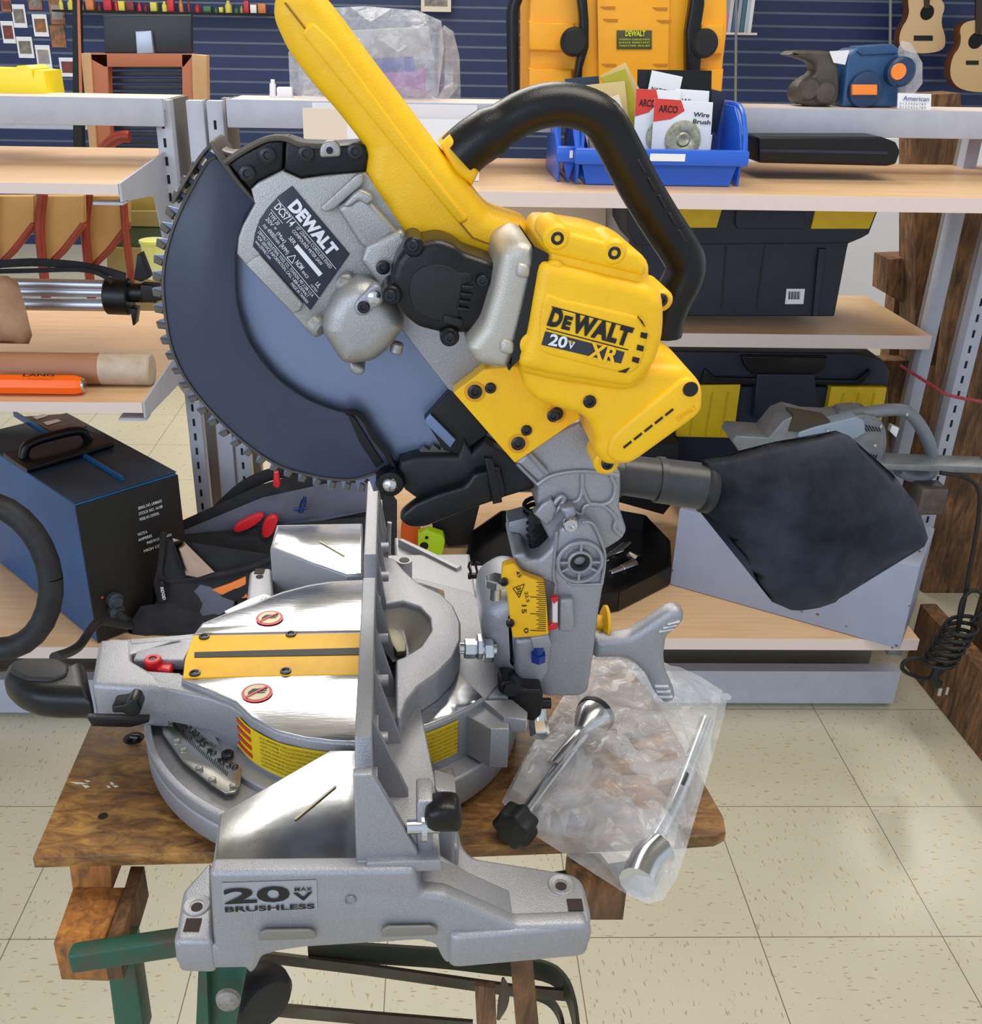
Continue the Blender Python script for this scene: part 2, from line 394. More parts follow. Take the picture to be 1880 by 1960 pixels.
bm = BM(); boxm(bm, Vector((-.33, 1.79, .012)), Vector((1.36, 0, 0)), Vector((0, .03, 0)), Vector((0, 0, .085))); obj('front_rail', bm, M_GREYM, t, 'grey steel rail above the floor')
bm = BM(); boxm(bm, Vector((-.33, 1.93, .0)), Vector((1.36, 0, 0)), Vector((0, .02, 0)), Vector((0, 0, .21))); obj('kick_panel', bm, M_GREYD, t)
t = board('base_shelf', -1.8, -.385, 1.66, 2.26, bz, .026, 'low beech base shelf under the blue welding power supply at left')
bm = BM(); boxm(bm, Vector((-1.8, 1.75, .012)), Vector((1.43, 0, 0)), Vector((0, .03, 0)), Vector((0, 0, .085))); obj('front_rail', bm, M_GREYM, t, 'grey steel rail above the floor')
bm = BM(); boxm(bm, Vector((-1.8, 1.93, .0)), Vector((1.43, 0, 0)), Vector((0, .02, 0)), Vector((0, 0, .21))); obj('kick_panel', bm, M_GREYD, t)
def beam(x0, x1, y, z0, z1, label):
    bm = BM(); boxm(bm, Vector((x0, y, z0)), Vector((x1-x0, 0, 0)), Vector((0, .012, 0)), Vector((0, 0, z1-z0)), r=.0015); t = thing('shelf_rail', ((x0+x1)/2, y, z0), label, 'rail')
    obj('front_face', bm, M_GREYM, t)
    bm = BM(); boxm(bm, Vector((x0, y+.012, z1-.02)), Vector((x1-x0, 0, 0)), Vector((0, .16, 0)), Vector((0, 0, .018))); obj('top_deck', bm, M_EDGE, t)
TZ = PY_(150, 186, 1.98).z
beam(-1.8, -.50, 1.98, PY_(150, 240, 1.98).z, TZ, 'grey steel top rail of the left shelving')
beam(PY_(432, 195, 1.98).x, 1.65, 1.98, PY_(1000, 253, 1.98).z, PY_(1000, 199, 1.98).z, 'grey steel top rail of the right shelving, behind the blue bins')
def upright(x, y, w, d, z1, label, slots=True, m=None):
    t = thing('shelf_upright', (x+w/2, y+d/2, 0), label, 'post', None)
    bm = BM(); boxm(bm, Vector((x, y, 0)), Vector((w, 0, 0)), Vector((0, .03, 0)), Vector((0, 0, z1)), r=.002); obj('front_channel', bm, m or M_GREYM, t)
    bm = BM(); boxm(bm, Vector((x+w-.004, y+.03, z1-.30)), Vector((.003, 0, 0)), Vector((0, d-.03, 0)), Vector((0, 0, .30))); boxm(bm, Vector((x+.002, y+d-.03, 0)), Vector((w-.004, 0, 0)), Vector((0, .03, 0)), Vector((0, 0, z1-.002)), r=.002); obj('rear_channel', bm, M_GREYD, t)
    if slots:
        bm = BM(); z = z1-.05
        while z > .15: boxm(bm, Vector((x+w*.38, y-.0006, z)), Vector((.005, 0, 0)), Vector((0, .001, 0)), Vector((0, 0, .016))); z -= .033
        obj('slots', bm, M_SLOT, t, 'row of punched slots')
    return t
UZ = PY_(300, 191, 2.0).z
upright(PY_(293, 191, 2.0).x, 2.0, .030, .16, UZ, 'slotted grey upright at the right end of the left shelving')
upright(PY_(355, 195, 2.0).x, 2.0, .032, .05, UZ, 'plain pale upright between the two slotted uprights', slots=False)
upright(PY_(394, 195, 2.0).x, 2.0, .030, .16, UZ, 'slotted grey upright behind the saw blade at the left end of the right shelving')
upright(1.108, 2.0, .034, .05, UZ-.02, 'slotted grey upright nearest the right edge of the photo')
upright(1.094, 2.14, .028, .05, UZ-.02, 'plain grey upright between the toolboxes and the slotted right upright', slots=False)
# ================================================================= THE MITRE SAW
M_POL = mat('polished_aluminium', (226, 226, 230), .12, 1., c2=(206, 206, 212), sc=30, stretch=(1, 6, 1), bump=.03, bsc=90)
M_POLW = mat('scratched_polished_aluminium', (188, 188, 188), .17, 1., c2=(150, 150, 152), sc=22, bump=.07, bsc=70)
M_BLADE = mat('blade_steel', (132, 143, 170), .38, .75, c2=(120, 131, 160), sc=5)
M_TOOTH = mat('dull_tooth_steel', (104, 100, 92), .5, .5)
M_GUARD = mat('smoked_plastic', (52, 60, 80), .33, c2=(60, 68, 88), sc=9, alpha=.93)
M_BRONZ = mat('dusty_smoked_rim', (74, 66, 62), .38, .2, c2=(96, 88, 78), sc=30)
M_LBL = mat('dark_rating_plate', (34, 40, 56), .35)
M_SIL = mat('silver_motor_ring', (190, 184, 174), .42, .55, bump=.3, bsc=1500)
M_LAB = mat('yellow_warning_label', (226, 190, 20), .5)
M_SCALE = mat('bright_pressed_scale', (190, 188, 182), .28, .9, c2=(170, 168, 160), sc=30)
T0 = .914
saw = thing('miter_saw', L(-.05, 0, .84), 'yellow and silver sliding-head cordless miter saw with raised blade on the worn plank', 'saw')
# ---- base casting
bm = BM()
# near wing block
solid(bm, SVp([(400, 1670), (795, 1666), (806, 1712), (852, 1716), (988, 1775), (1122, 1770), (1135, 1785), (1130, 1810), (1107, 1819), (880, 1830), (857, 1850), (846, 1838), (833, 1811), (806, 1803), (581, 1817), (534, 1824), (501, 1834), (490, 1858), (478, 1869), (470, 1856), (351, 1858), (336, 1846), (331, 1803), (408, 1809)], -.225), SVX*.012, r=.0035, cr=.003)
zf = .8695
boxw = [(405, 1664), (420, 1558), (560, 1478), (633, 1436), (690, 1434), (700, 1430), (790, 1500), (800, 1664)]
solid(bm, [p for p in ZP(boxw, .9125)], (0, 0, -.038), r=.002)
# left foot
solid(bm, ZP([(334, 1801), (408, 1803), (404, 1645), (350, 1704)], zf), (0, 0, -.026), r=.003, cr=.004)
# right foot and its sloping shoulder
solid(bm, ZP([(862, 1795), (1126, 1772), (1133, 1750), (1117, 1687), (1100, 1672), (1060, 1664), (905, 1640), (885, 1618), (872, 1560), (790, 1560)], zf), (0, 0, -.026), r=.003, cr=.006)
a0 = SV(806, 1712, -.22); b0 = SV(852, 1718, -.22); c0 = SV(985, 1774, -.22)
solid(bm, [SV(796, 1668, -.223), SV(808, 1712, -.223), SV(852, 1716, -.223), SV(985, 1774, -.223), SV(800, 1800, -.223)], SVX*.028, r=.002)
solid(bm, [SV(800, 1640, -.195), SV(830, 1640, -.195), SV(985, 1735, -.195), SV(800, 1760, -.195)], SVX*.006, r=.002)
# ring under the turntable
R0 = L(-.054, .003, 0)
def disc(c, r, z0, z1, n=72, a0=0, a1=360):
    return [Vector((c.x+r*math.cos(math.radians(a0+(a1-a0)*i/n)), c.y+r*math.sin(math.radians(a0+(a1-a0)*i/n)), z0)) for i in range(n if a1-a0 == 360 else n+1)]
solid(bm, disc(R0, .122, .846, .872), (0, 0, .026), r=.002)
sect = [L(-.054+.158*math.cos(math.radians(a))-.004, .003+.158*math.sin(math.radians(a)), .846) for a in range(158, 246, 4)]+[L(-.054, .003, .846)]
solid(bm, sect, (0, 0, .020), r=.003)
rimo = [L(-.058+.158*math.cos(math.radians(a)), .003+.158*math.sin(math.radians(a)), .866) for a in range(158, 246, 4)]
rimi = [L(-.058+.153*math.cos(math.radians(a)), .003+.153*math.sin(math.radians(a)), .866) for a in range(244, 157, -4)]
solid(bm, rimo+rimi, (0, 0, .010), r=.001)
sect2 = [L(-.054+.158*math.cos(math.radians(a))-.004, .003+.158*math.sin(math.radians(a)), .846) for a in range(116, 158, 4)]+[L(-.054, .003, .846)]
solid(bm, sect2, (0, 0, .030), r=.003)
# far wing block and feet
farw = [(517, 1049), (529, 1004), (694, 1001), (694, 1099), (664, 1101)]
solid(bm, ZP(farw, .9125), (0, 0, -.066), r=.002)
solid(bm, ZP([(478, 1092), (520, 1085), (525, 1160), (470, 1166)], .88), (0, 0, -.036), r=.003, cr=.006)
solid(bm, ZP([(755, 1025), (880, 1081), (955, 1080), (975, 1100), (965, 1116), (880, 1138), (760, 1120)], .885), (0, 0, -.04), r=.003, cr=.004)
solid(bm, [L(-.04, .06, .85), L(.045, .06, .85), L(.045, .2, .85), L(-.04, .2, .85)], (0, 0, .04), r=.003)
solid(bm, ZP([(762, 1032), (770, 1030), (884, 1082), (874, 1088)], .893), (0, 0, -.04), r=.001)
# link from ring to near block, right of the fence
solid(bm, ZP([(776, 1490), (870, 1462), (874, 1560), (880, 1620), (790, 1620)], .886), (0, 0, -.04), r=.004, cr=.004)
base = obj('base', bm, M_ALU, saw)
# recess tops in the handhold, holes in feet
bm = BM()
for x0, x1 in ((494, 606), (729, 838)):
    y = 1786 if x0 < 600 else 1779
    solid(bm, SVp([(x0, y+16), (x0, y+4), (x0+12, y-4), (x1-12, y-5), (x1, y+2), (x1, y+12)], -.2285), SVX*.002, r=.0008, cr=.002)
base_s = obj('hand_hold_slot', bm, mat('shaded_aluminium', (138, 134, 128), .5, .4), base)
bm = BM()
def hole(x, y, z, r): p = PZ_(x, y, z); lathe(bm, p+SZX*.0004, (0, 0, 1), [(-.004, .0001), (-.004, r), (0.0004, r), (.0009, r*1.0)], 20, cap=False)
for x, y, z in ((377, 1737, zf), (1074, 1697, zf), (497, 1104, .88), (938, 1099, .885)):
    p = PZ_(x, y, z); lathe(bm, p+SZX*.0003, (0, 0, 1), [(0, .0001), (.0002, .0034)], 20)
for x, y, z in ((369, 1771, zf), (1101, 1733, zf), (497, 1094, .88), (945, 1086, .885)):
    p = PZ_(x, y, z); solid(bm, [p+Vector((-.0045, -.0045, .0002)), p+Vector((.0045, -.0045, .0002)), p+Vector((.0045, .0045, .0002)), p+Vector((-.0045, .0045, .0002))], (0, 0, .0005))
obj('bolt_hole', bm, mat('hole_dark', (52, 38, 34), .8), base)
bm = BM()
for x, y, z in ((377, 1733, zf), (1074, 1693, zf)):
    p = PZ_(x, y, z); lathe(bm, p, (0, 0, 1), [(.0002, .0082), (.0008, .0074), (.0002, .0042)], 24, cap=False)
p = SV(671, 1722, -.2255); lathe(bm, p, NEAR, [(0, .0032), (.0012, .003), (-.001, .0018)], 16)
obj('countersink', bm, M_ALU, base)
# polished wing plates
bm = BM(); solid(bm, ZP([(632, 1436), (688, 1436), (690, 1660), (409, 1665), (423, 1557)], .9135), (0, 0, -.003), r=.0008); obj('wing_plate', bm, M_POLW, saw, 'scratched polished near wing')
bm = BM(); solid(bm, ZP([(521, 1047), (533, 1006), (692, 1003), (692, 1097), (663, 1098)], .9135), (0, 0, -.003), r=.0008); obj('wing_plate', bm, M_POL, saw, 'polished far wing')
bm = BM()
for A_, B_ in (((565, 1568), (643, 1504)), ((612, 1036), (660, 1064))):
    a, b = PZ_(*A_, .9142), PZ_(*B_, .9142); flatbar(bm, [a, b], .0013, (b-a).cross(SZX).normalized()*.0014 if False else (b-a).cross(SZX).normalized(), .0005)
obj('wing_groove', bm, mat('groove_warm_metal', (176, 166, 140), .5, .5), saw)
# ---- turntable
tt = [(347, 1303), (395, 1322), (449, 1346), (479, 1376), (530, 1403), (585, 1416), (640, 1423), (688, 1425), (735, 1417), (777, 1403), (820, 1391), (858, 1376), (898, 1357), (930, 1337), (965, 1300), (975, 1250), (960, 1190), (900, 1132), (800, 1106), (692, 1109), (633, 1112), (590, 1119), (540, 1132), (510, 1143), (484, 1155), (430, 1174), (387, 1192), (372, 1212)]
tp = ZP(tt, .9125)
bm = BM(); solid(bm, tp, (0, 0, -.044), r=.0012)
# stepped wall at the right
solid(bm, ZP([(925, 1340), (980, 1338), (1010, 1362), (1008, 1378), (965, 1372)], .912), (0, 0, -.012), r=.001)
solid(bm, ZP([(880, 1362), (930, 1337), (968, 1340), (975, 1395), (940, 1395)], .908), (0, 0, -.034), r=.001)
turn = obj('turntable', bm, M_ALU, saw)
near_top = [(352, 1301), (398, 1319), (452, 1342), (482, 1371), (531, 1397), (585, 1410), (640, 1417), (688, 1419), (735, 1411), (777, 1397), (820, 1385), (858, 1370), (898, 1351), (925, 1334), (880, 1290), (690, 1286)]
bm = BM(); solid(bm, ZP(near_top, .9138), (0, 0, -.002), r=.0005); obj('table_top', bm, M_POL, turn, 'polished near half of the table')
far_top = [(374, 1212), (390, 1194), (432, 1176), (486, 1158), (512, 1146), (542, 1135), (591, 1122), (634, 1115), (692, 1112), (790, 1110), (850, 1130), (860, 1200), (692, 1206)]
bm = BM(); solid(bm, ZP(far_top, .9138), (0, 0, -.002), r=.0005); obj('table_top', bm, M_POL, turn, 'polished far half of the table')
bm = BM(); solid(bm, ZP([(370, 1216), (745, 1211), (745, 1289), (350, 1297), (354, 1262)], .9142), (0, 0, -.003), r=.0005, cr=.001); kp = obj('kerf_plate', bm, M_YELD, saw, 'yellow slotted insert')
bm = BM(); solid(bm, ZP([(372, 1248), (745, 1238), (745, 1252), (372, 1258)], .9147), (0, 0, -.0008)); obj('kerf_slot', bm, M_BLKD, kp)
bm = BM()
for x, y in ((391, 1219), (557, 1214), (373, 1289), (547, 1285)):
    p = PZ_(x, y, .9145); lathe(bm, p, (0, 0, 1), [(0, .0042), (.001, .0040), (.0012, .0026), (.0002, .002), (.0002, .0001)], 14, cap=False)
obj('screw', bm, M_SCREW, kp)
# no-hands stickers
def nohands(cx, cy, w, h):
    bm = BM(); c = PZ_(cx, cy, .9144); rx = (PZ_(cx+w, cy, .9144)-c).length; e = SUX; f = SVX
    for rr, mm, lift, nm in ((1., M_RED, 0, 'sticker'),):
        lathe(bm, c, (0, 0, 1), [(0, rx), (.0003, rx)], 32); s = obj(nm, bm, mm, saw, 'round red and white no-hands sticker')
    bm = BM(); lathe(bm, c+SZX*.0004, (0, 0, 1), [(0, rx*.80), (.0002, rx*.80)], 32); obj('sticker_face', bm, mat('sticker_cream', (232, 214, 178), .5), s)
    bm = BM()
    for q in ([(-.55, -.25), (.05, -.05), (.1, .35), (-.3, .35), (-.55, 0)], [(.1, .05), (.6, .1), (.6, .2), (.1, .2)], [(.1, .25), (.62, .3), (.6, .4), (.1, .38)], [(.05, -.15), (.5, -.12), (.52, -.02), (.05, -.02)]):
        quad(bm, [c+e*(x*rx)+f*(y*rx)+SZX*.0009 for x, y in q])
    obj('sticker_hand', bm, M_INK, s)
    bm = BM(); flatbar(bm, [c+e*(-.6*rx)+f*(-.55*rx)+SZX*.0012, c+e*(.6*rx)+f*(.55*rx)+SZX*.0012], rx*.14, e.cross(f).cross(e+f), .0003); obj('sticker_bar', bm, M_RED, s)
nohands(492, 1326, 30, 16); nohands(516, 1183, 26, 14)
# warning labels wrapped on the turntable wall
def wraplab(pxs, z0, z1, out):
    P = [PZ_(x, y, .9125) for x, y in pxs]; c = L(-.054, .003, .9125); Q = []
    for p in P: d = (p-c); d.z = 0; Q.append(p+d.normalized()*out)
    return Q
seg = curve([Vector((x, y, 0)) for x, y in tt[2:8]], 5); seg = [(s.x, s.y) for s in seg]
Q = wraplab(seg, 0, 0, .0007); bm = BM()
for a, b in zip(Q, Q[1:]): quad(bm, [Vector((a.x, a.y, .9055)), Vector((b.x, b.y, .9055)), Vector((b.x, b.y, .876)), Vector((a.x, a.y, .876))])
wl_ = obj('warning_label', bm, M_LAB, turn, 'yellow warning label with red blocks and small print')
bm = BM(); bt = BM(); rows = 8
for (i0, i1) in ((7, 12), (12, 17), (17, 22)):
    a, b = Q[i0], Q[min(i1, len(Q)-1)]; n = (b-a).cross(SZX).normalized(); n = -n if n.dot(a-L(-.054, .003, 0)) < 0 else n
    for k in range(rows):
        z = .9022-k*.0033; txt = ['USING POWER TOOL', 'AVANT D UTILISER LA SCIE', 'KEEP HANDS AND BODY AWAY', 'TOUJOURS SUIVRE LES RÈGLES', 'LAS INSTRUCCIONES DE USO', 'DE SEGURIDAD SIEMPRE LEA', 'WEAR EYE PROTECTION NOW', 'DE LA HERRAMIENTA CABLE'][(k+i0) % 8]
        put_text(bt, txt, Vector((a.x, a.y, z))+n*.0009, Vector((b.x, b.y, z))+n*.0009, .0019, n, bold=.0)
for i0, i1 in ((0, 3), (3, 5)):
    a, b = Q[i0], Q[i1]; n = (b-a).cross(SZX).normalized(); n = -n if n.dot(a-L(-.054, .003, 0)) < 0 else n
    for z in (.9035, .8965, .8895, .8825): quad(bm, [Vector((q.x, q.y, zz))+n*.0006 for q, zz in ((a, z), (b, z), (b, z-.0036), (a, z-.0036))])
obj('red_blocks', bm, mat('label_red', (196, 58, 20), .5), wl_); obj('small_print', bt, M_INK, wl_)
seg = curve([Vector((x, y, 0)) for x, y in tt[9:13]], 5); seg = [(s.x, s.y) for s in seg][:13]
Q = wraplab(seg, 0, 0, .0007); bm = BM(); bt = BM()
for a, b in zip(Q, Q[1:]): quad(bm, [Vector((a.x, a.y, .9085)), Vector((b.x, b.y, .9085)), Vector((b.x, b.y, .880)), Vector((a.x, a.y, .880))])
wl2 = obj('warning_label', bm, M_LAB, turn, 'yellow warning label right of the fence')
for (i0, i1) in ((0, 6), (6, 12)):
    a, b = Q[i0], Q[i1]; n = (b-a).cross(SZX).normalized(); n = -n if n.dot(a-L(-.054, .003, 0)) < 0 else n
    for k in range(8): put_text(bt, ['WITHOUT GUARDS IN PLACE', 'OR GUARD BEFORE EACH USE', 'LE AVANT CHAQUE USAGE', 'ESTAS SEGURO NO OPERE'][(k+i0) % 4], Vector((a.x, a.y, .9052-k*.0033))+n*.0011, Vector((b.x, b.y, .9052-k*.0033))+n*.0011, .0019, n)
obj('small_print', bt, M_INK, wl2)
# ---- front mitre arm, latch, knob, grip
bm = BM(); solid(bm, ZP([(182, 1300), (194, 1226), (280, 1221), (374, 1212), (364, 1240), (352, 1262), (255, 1262), (262, 1245), (345, 1228), (340, 1224), (250, 1252), (248, 1275), (255, 1282), (345, 1288), (350, 1302), (336, 1313), (300, 1311)], .909), (0, 0, -.010), r=.0012)
solid(bm, ZP([(174, 1310), (188, 1228), (215, 1220), (252, 1222), (252, 1262), (300, 1290), (318, 1318)], .910), (0, 0, -.036), r=.004, cr=.004)
solid(bm, ZP([(230, 1312), (252, 1280), (350, 1290), (449, 1344), (478, 1376), (440, 1352), (395, 1335), (336, 1322), (300, 1316)], .9095), (0, 0, -.030), r=.002)
solid(bm, ZP([(245, 1222), (372, 1212), (374, 1222), (250, 1234)], .9095), (0, 0, -.025), r=.002)
arm = obj('miter_arm', bm, M_ALU, saw)
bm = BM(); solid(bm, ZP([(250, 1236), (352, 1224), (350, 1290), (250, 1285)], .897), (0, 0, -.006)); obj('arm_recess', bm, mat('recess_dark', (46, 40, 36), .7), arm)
bm = BM(); c = PZ_(293, 1266, .908); lathe(bm, c, (0, 0, 1), [(-.008, .0065), (.002, .0065), (.003, .0055), (.003, .003), (.001, .003)], 20)
solid(bm, ZP([(300, 1262), (327, 1258), (331, 1272), (325, 1284), (298, 1280)], .906), (0, 0, -.008), r=.002, cr=.002); lv = obj('latch_lever', bm, M_RED, saw, 'red latch lever')
bm = BM(); lathe(bm, c+SZX*.0015, (0, 0, 1), [(0, .003), (.0008, .0025)], 12); obj('screw', bm, M_SCREW, lv)
bm = BM(); solid(bm, SVp([(213, 1352), (240, 1348), (250, 1338), (264, 1342), (271, 1358), (265, 1372), (248, 1374), (236, 1366), (214, 1366)], -.066), SVX*.014, r=.002, cr=.002)
solid(bm, SVp([(166, 1374), (176, 1391), (250, 1393), (284, 1384), (284, 1376)], -.050), SVX*.006, r=.001); obj('lock_knob', bm, M_BLK, saw)
bm = BM()
gp = [(2, 1290), (8, 1268), (30, 1254), (75, 1251), (120, 1254), (135, 1262), (160, 1256), (176, 1254), (176, 1334), (150, 1330), (140, 1333), (100, 1330), (60, 1326), (25, 1312)]
solid(bm, [p for p in ZP(gp, .90)], (0, 0, -.026), r=.010, cr=.006, seg=4)
obj('grip', bm, M_BLK, saw, 'black miter lock handle at the left')
bm = BM(); solid(bm, ZP([(18, 1282), (22, 1264), (50, 1257), (110, 1258), (132, 1272), (128, 1290), (100, 1300), (50, 1298)], .9025), (0, 0, -.008), r=.003, cr=.004); obj('grip_pad', bm, M_RUB, saw)
# ---- mitre scale plate
bm = BM(); solid(bm, ZP([(303, 1355), (350, 1360), (385, 1372), (408, 1400), (425, 1435), (440, 1450), (462, 1470), (460, 1500), (450, 1515), (432, 1517), (405, 1500), (350, 1456), (312, 1404)], .8735), (0, 0, -.0025), r=.0008); scp = obj('miter_scale', bm, M_SCALE, saw, 'pressed metal miter scale marked 25 to 50')
bm = BM()
for s, a, b in (('25', (350, 1383), (361, 1396)), ('30', (361, 1401), (373, 1411)), ('35', (375, 1417), (388, 1430)), ('40', (392, 1436), (406, 1447)), ('45', (411, 1455), (426, 1465)), ('50', (432, 1467), (450, 1474))):
    A, B = PZ_(*a, .8738), PZ_(*b, .8738); put_text(bm, s, A, B, .0052, (0, 0, 1), bold=.01)
for k in range(34):
    t = k/33; x = 333+(434-333)*t; y = 1392+(1484-1392)*(t**.92); l = 12 if k % 5 == 0 else 7
    a = PZ_(x, y, .8739); b = PZ_(x+l*.25, y-l, .8739); flatbar(bm, [a, b], .0005, (b-a).cross(SZX).normalized(), .0001)
put_text(bm, '31.6', PZ_(380, 1410, .8739), PZ_(392, 1418, .8739), .0028, (0, 0, 1)); put_text(bm, '35.3', PZ_(397, 1424, .8739), PZ_(409, 1432, .8739), .0028, (0, 0, 1))
obj('scale_markings', bm, M_INK, scp)
bm = BM()
for x, y in ((308, 1362), (318, 1388), (332, 1424), (345, 1440), (375, 1478), (400, 1500), (440, 1512)):
    p = PZ_(x, y, .8733); boxm(bm, p, Vector((.005, .001, 0)), Vector((-.001, .0035, 0)), Vector((0, 0, .003)), r=.001)
obj('detent_notch', bm, M_SCALE, scp)
bm = BM(); p = PZ_(436, 1446, .8739); lathe(bm, p, (0, 0, 1), [(0, .0045), (.0022, .0045), (.003, .0035), (.003, .002), (.002, .0018)], 18); obj('screw', bm, M_SCREW, scp)
bm = BM(); t_ = ZP([(430, 1170), (470, 1150), (505, 1137), (520, 1142), (495, 1162), (440, 1178)], .895); solid(bm, t_, (0, 0, -.002)); s2 = obj('miter_scale', bm, M_SCALE, saw, 'far side of the miter scale')
bm = BM(); put_text(bm, '25', PZ_(500, 1152, .8955), PZ_(512, 1143, .8955), .004, (0, 0, 1)); put_text(bm, '30', PZ_(478, 1164, .8955), PZ_(490, 1157, .8955), .004, (0, 0, 1)); obj('scale_markings', bm, M_INK, s2)
# ---- rear arm, rear bow (kidney), cone
bm = BM()
solid(bm, ZP([(760, 1100), (850, 1136), (905, 1155), (945, 1170), (965, 1215), (1000, 1300), (975, 1330), (930, 1334), (840, 1330), (760, 1300)], .9115), (0, 0, -.03), r=.003)
rear = obj('rear_arm', bm, M_ALU, saw)
zb = .938
kid_c = [(775, 1256), (805, 1237), (825, 1207), (823, 1182), (802, 1160), (768, 1149), (740, 1155), (718, 1150)]
kid = [(718, 1062), (755, 1068), (775, 1092), (800, 1115), (845, 1136), (868, 1158), (882, 1190), (882, 1225), (868, 1257), (838, 1288), (802, 1312), (780, 1340), (768, 1372), (757, 1372), (757, 1262)]+kid_c
bm = BM(); solid(bm, ZP(kid, zb), (0, 0, -.024), r=.002, cr=.003); bow = obj('rear_fence_bow', bm, M_ALU, saw, 'curved casting joining both fence halves')
bm = BM(); P0 = ZP([(752, 1264)]+kid_c+[(718, 1215)], zb-.001); cc = PZ_(752, 1236, zb-.024); P1 = [cc+(Vector((p.x, p.y, cc.z))-cc)*.45 for p in P0]
P0 = [p+(p-Vector((cc.x, cc.y, p.z))).normalized()*.002 for p in P0]
v0 = [bm.verts.new(p) for p in P0]; v1 = [bm.verts.new(p) for p in P1]
for i in range(len(v0)): bm.faces.new((v0[i], v0[(i+1) % len(v0)], v1[(i+1) % len(v1)], v1[i]))
bm.faces.new(v1); obj('cone_recess', bm, mat('recess_grey', (150, 146, 138), .45, .4), bow, ang=70)
bm = BM(); solid(bm, ZP([(733, 1206), (750, 1200), (768, 1210), (778, 1230), (776, 1246), (760, 1248), (750, 1232), (736, 1222)], zb-.010), (0, 0, -.004), r=.0005); solid(bm, ZP([(746, 1232), (778, 1231), (778, 1243), (752, 1245)], zb-.012), (0, 0, -.006)); obj('blade_gap_lug', bm, mat('bronze_shade_metal', (112, 106, 88), .4, .6), bow)
# ---- fence
bm = BM(); uf = -.0495
def fpt(v, z, u=uf): return L(u, v, z)
H1 = .984
# low cast fence with web, both halves, then the tall sliding plates
solid(bm, [fpt(-.224, .9135), fpt(.205, .9135), fpt(.205, .945), fpt(-.19, .945)], SUX*.012, r=.001)
fen = obj('fence', bm, M_ALU, saw, 'grey cast fence running front to back of the picture')
for (va, vb, zh, zt) in ((-.195, -.012, H1, .93), (.02, .155, H1+.002, .93)):
    bm = BM(); 
    if va < -.1: solid(bm, [fpt(va-.012, zt), fpt(vb, zt), fpt(vb, zh), fpt(va+.004, zh), fpt(va-.004, zh-.03)], SUX*.0095, r=.001)
    else: solid(bm, [fpt(va, zt), fpt(vb, zt), fpt(vb, zh), fpt(va, zh)], SUX*.0095, r=.001)
    obj('sliding_fence', bm, M_ALU, fen)
bm = BM()
# gussets seen from the near end
for v in (-.218,):
    solid(bm, [L(uf+.000, v, .9135), L(uf+.036, v, .9135), L(uf+.034, v, .925), L(uf+.010, v, H1-.004), L(uf, v, H1-.004)], SVX*.006, r=.0012)
for v, w in ((-.17, .030), (-.12, .026), (-.07, .024), (-.02, .022), (.03, .018), (.075, .018), (.12, .018), (.15, .018)):
    solid(bm, [L(uf+.008, v, .915), L(uf+w, v, .915), L(uf+w, v, .925), L(uf+.010, v, H1-.006)], SVX*.004, r=.0006)
for v in (-.15, -.09, -.04, .05, .1):
    cyl(bm, L(uf+.009, v, .95), L(uf+.018, v, .95), .004, n=14)
solid(bm, [L(uf+.006, -.222, .9135), L(uf+.047, -.222, .9135), L(uf+.047, -.16, .9135), L(uf+.03, .02, .9135), L(uf+.006, .02, .9135)], (0, 0, .008), r=.001)
boxm(bm, L(uf+.034, -.214, .915), SUX*.009, SVX*.02, SZX*.042, r=.0015)
obj('gusset', bm, M_ALU, fen)
bm = BM(); kp0 = SV(800, 1582, -.214); cyl(bm, kp0-SUX*.006, kp0+SUX*.012, .0040, n=14); cyl(bm, kp0+SUX*.002, kp0+SUX*.005, .0085, n=20); obj('clamp_stud', bm, M_STEEL, saw)
bm = BM(); kx = L(uf+.0585, -.2, .943)
solid(bm, SVp([(816, 1560), (838, 1552), (858, 1550), (880, 1553), (886, 1570), (884, 1600), (872, 1606), (830, 1600), (812, 1588)], -.222), SVX*.018, r=.005, cr=.003); obj('clamp_knob', bm, M_BLK, saw, 'black ribbed fence clamp knob')
bm = BM(); solid(bm, [L(uf+.046, -.18, .87), L(uf+.058, -.18, .87), L(uf+.058, -.18, .93), L(uf+.046, -.18, .935)], SVX*.02, r=.003); obj('clamp_lug', bm, M_ALU, saw)
# far fence hook and post
bm = BM(); sweep(bm, curve([SV(744, 1062, .12), SV(746, 1000, .12), SV(757, 1040, .12), SV(766, 1060, .12)], 4)[:5], .002, 8); obj('fence_hook', bm, M_ALU, saw); bm = BM()
q = PZ_(774, 1072, .928); cyl(bm, Vector((q.x, q.y, .885)), Vector((q.x, q.y, .928)), .0068, n=22); obj('work_clamp_post', bm, M_ALU, saw)
bm = BM(); lathe(bm, Vector((q.x, q.y, .928)), (0, 0, 1), [(0, .0045), (.0005, .0043)], 16); obj('post_hole', bm, M_BLKD, saw)
# black spring clip on far foot
bm = BM()
for dx in (0, 14): sweep(bm, [SV(899+dx, 1108, .12), SV(901+dx*.9, 1094, .12), SV(897+dx, 1084, .12), SV(899+dx, 1076, .12), SV(904+dx, 1079, .12)], .0012, 6)
boxm(bm, SV(896, 1108, .118), SUX*.008, SVX*.004, SZX*.004); obj('spring_clip', bm, M_BLKD, saw)
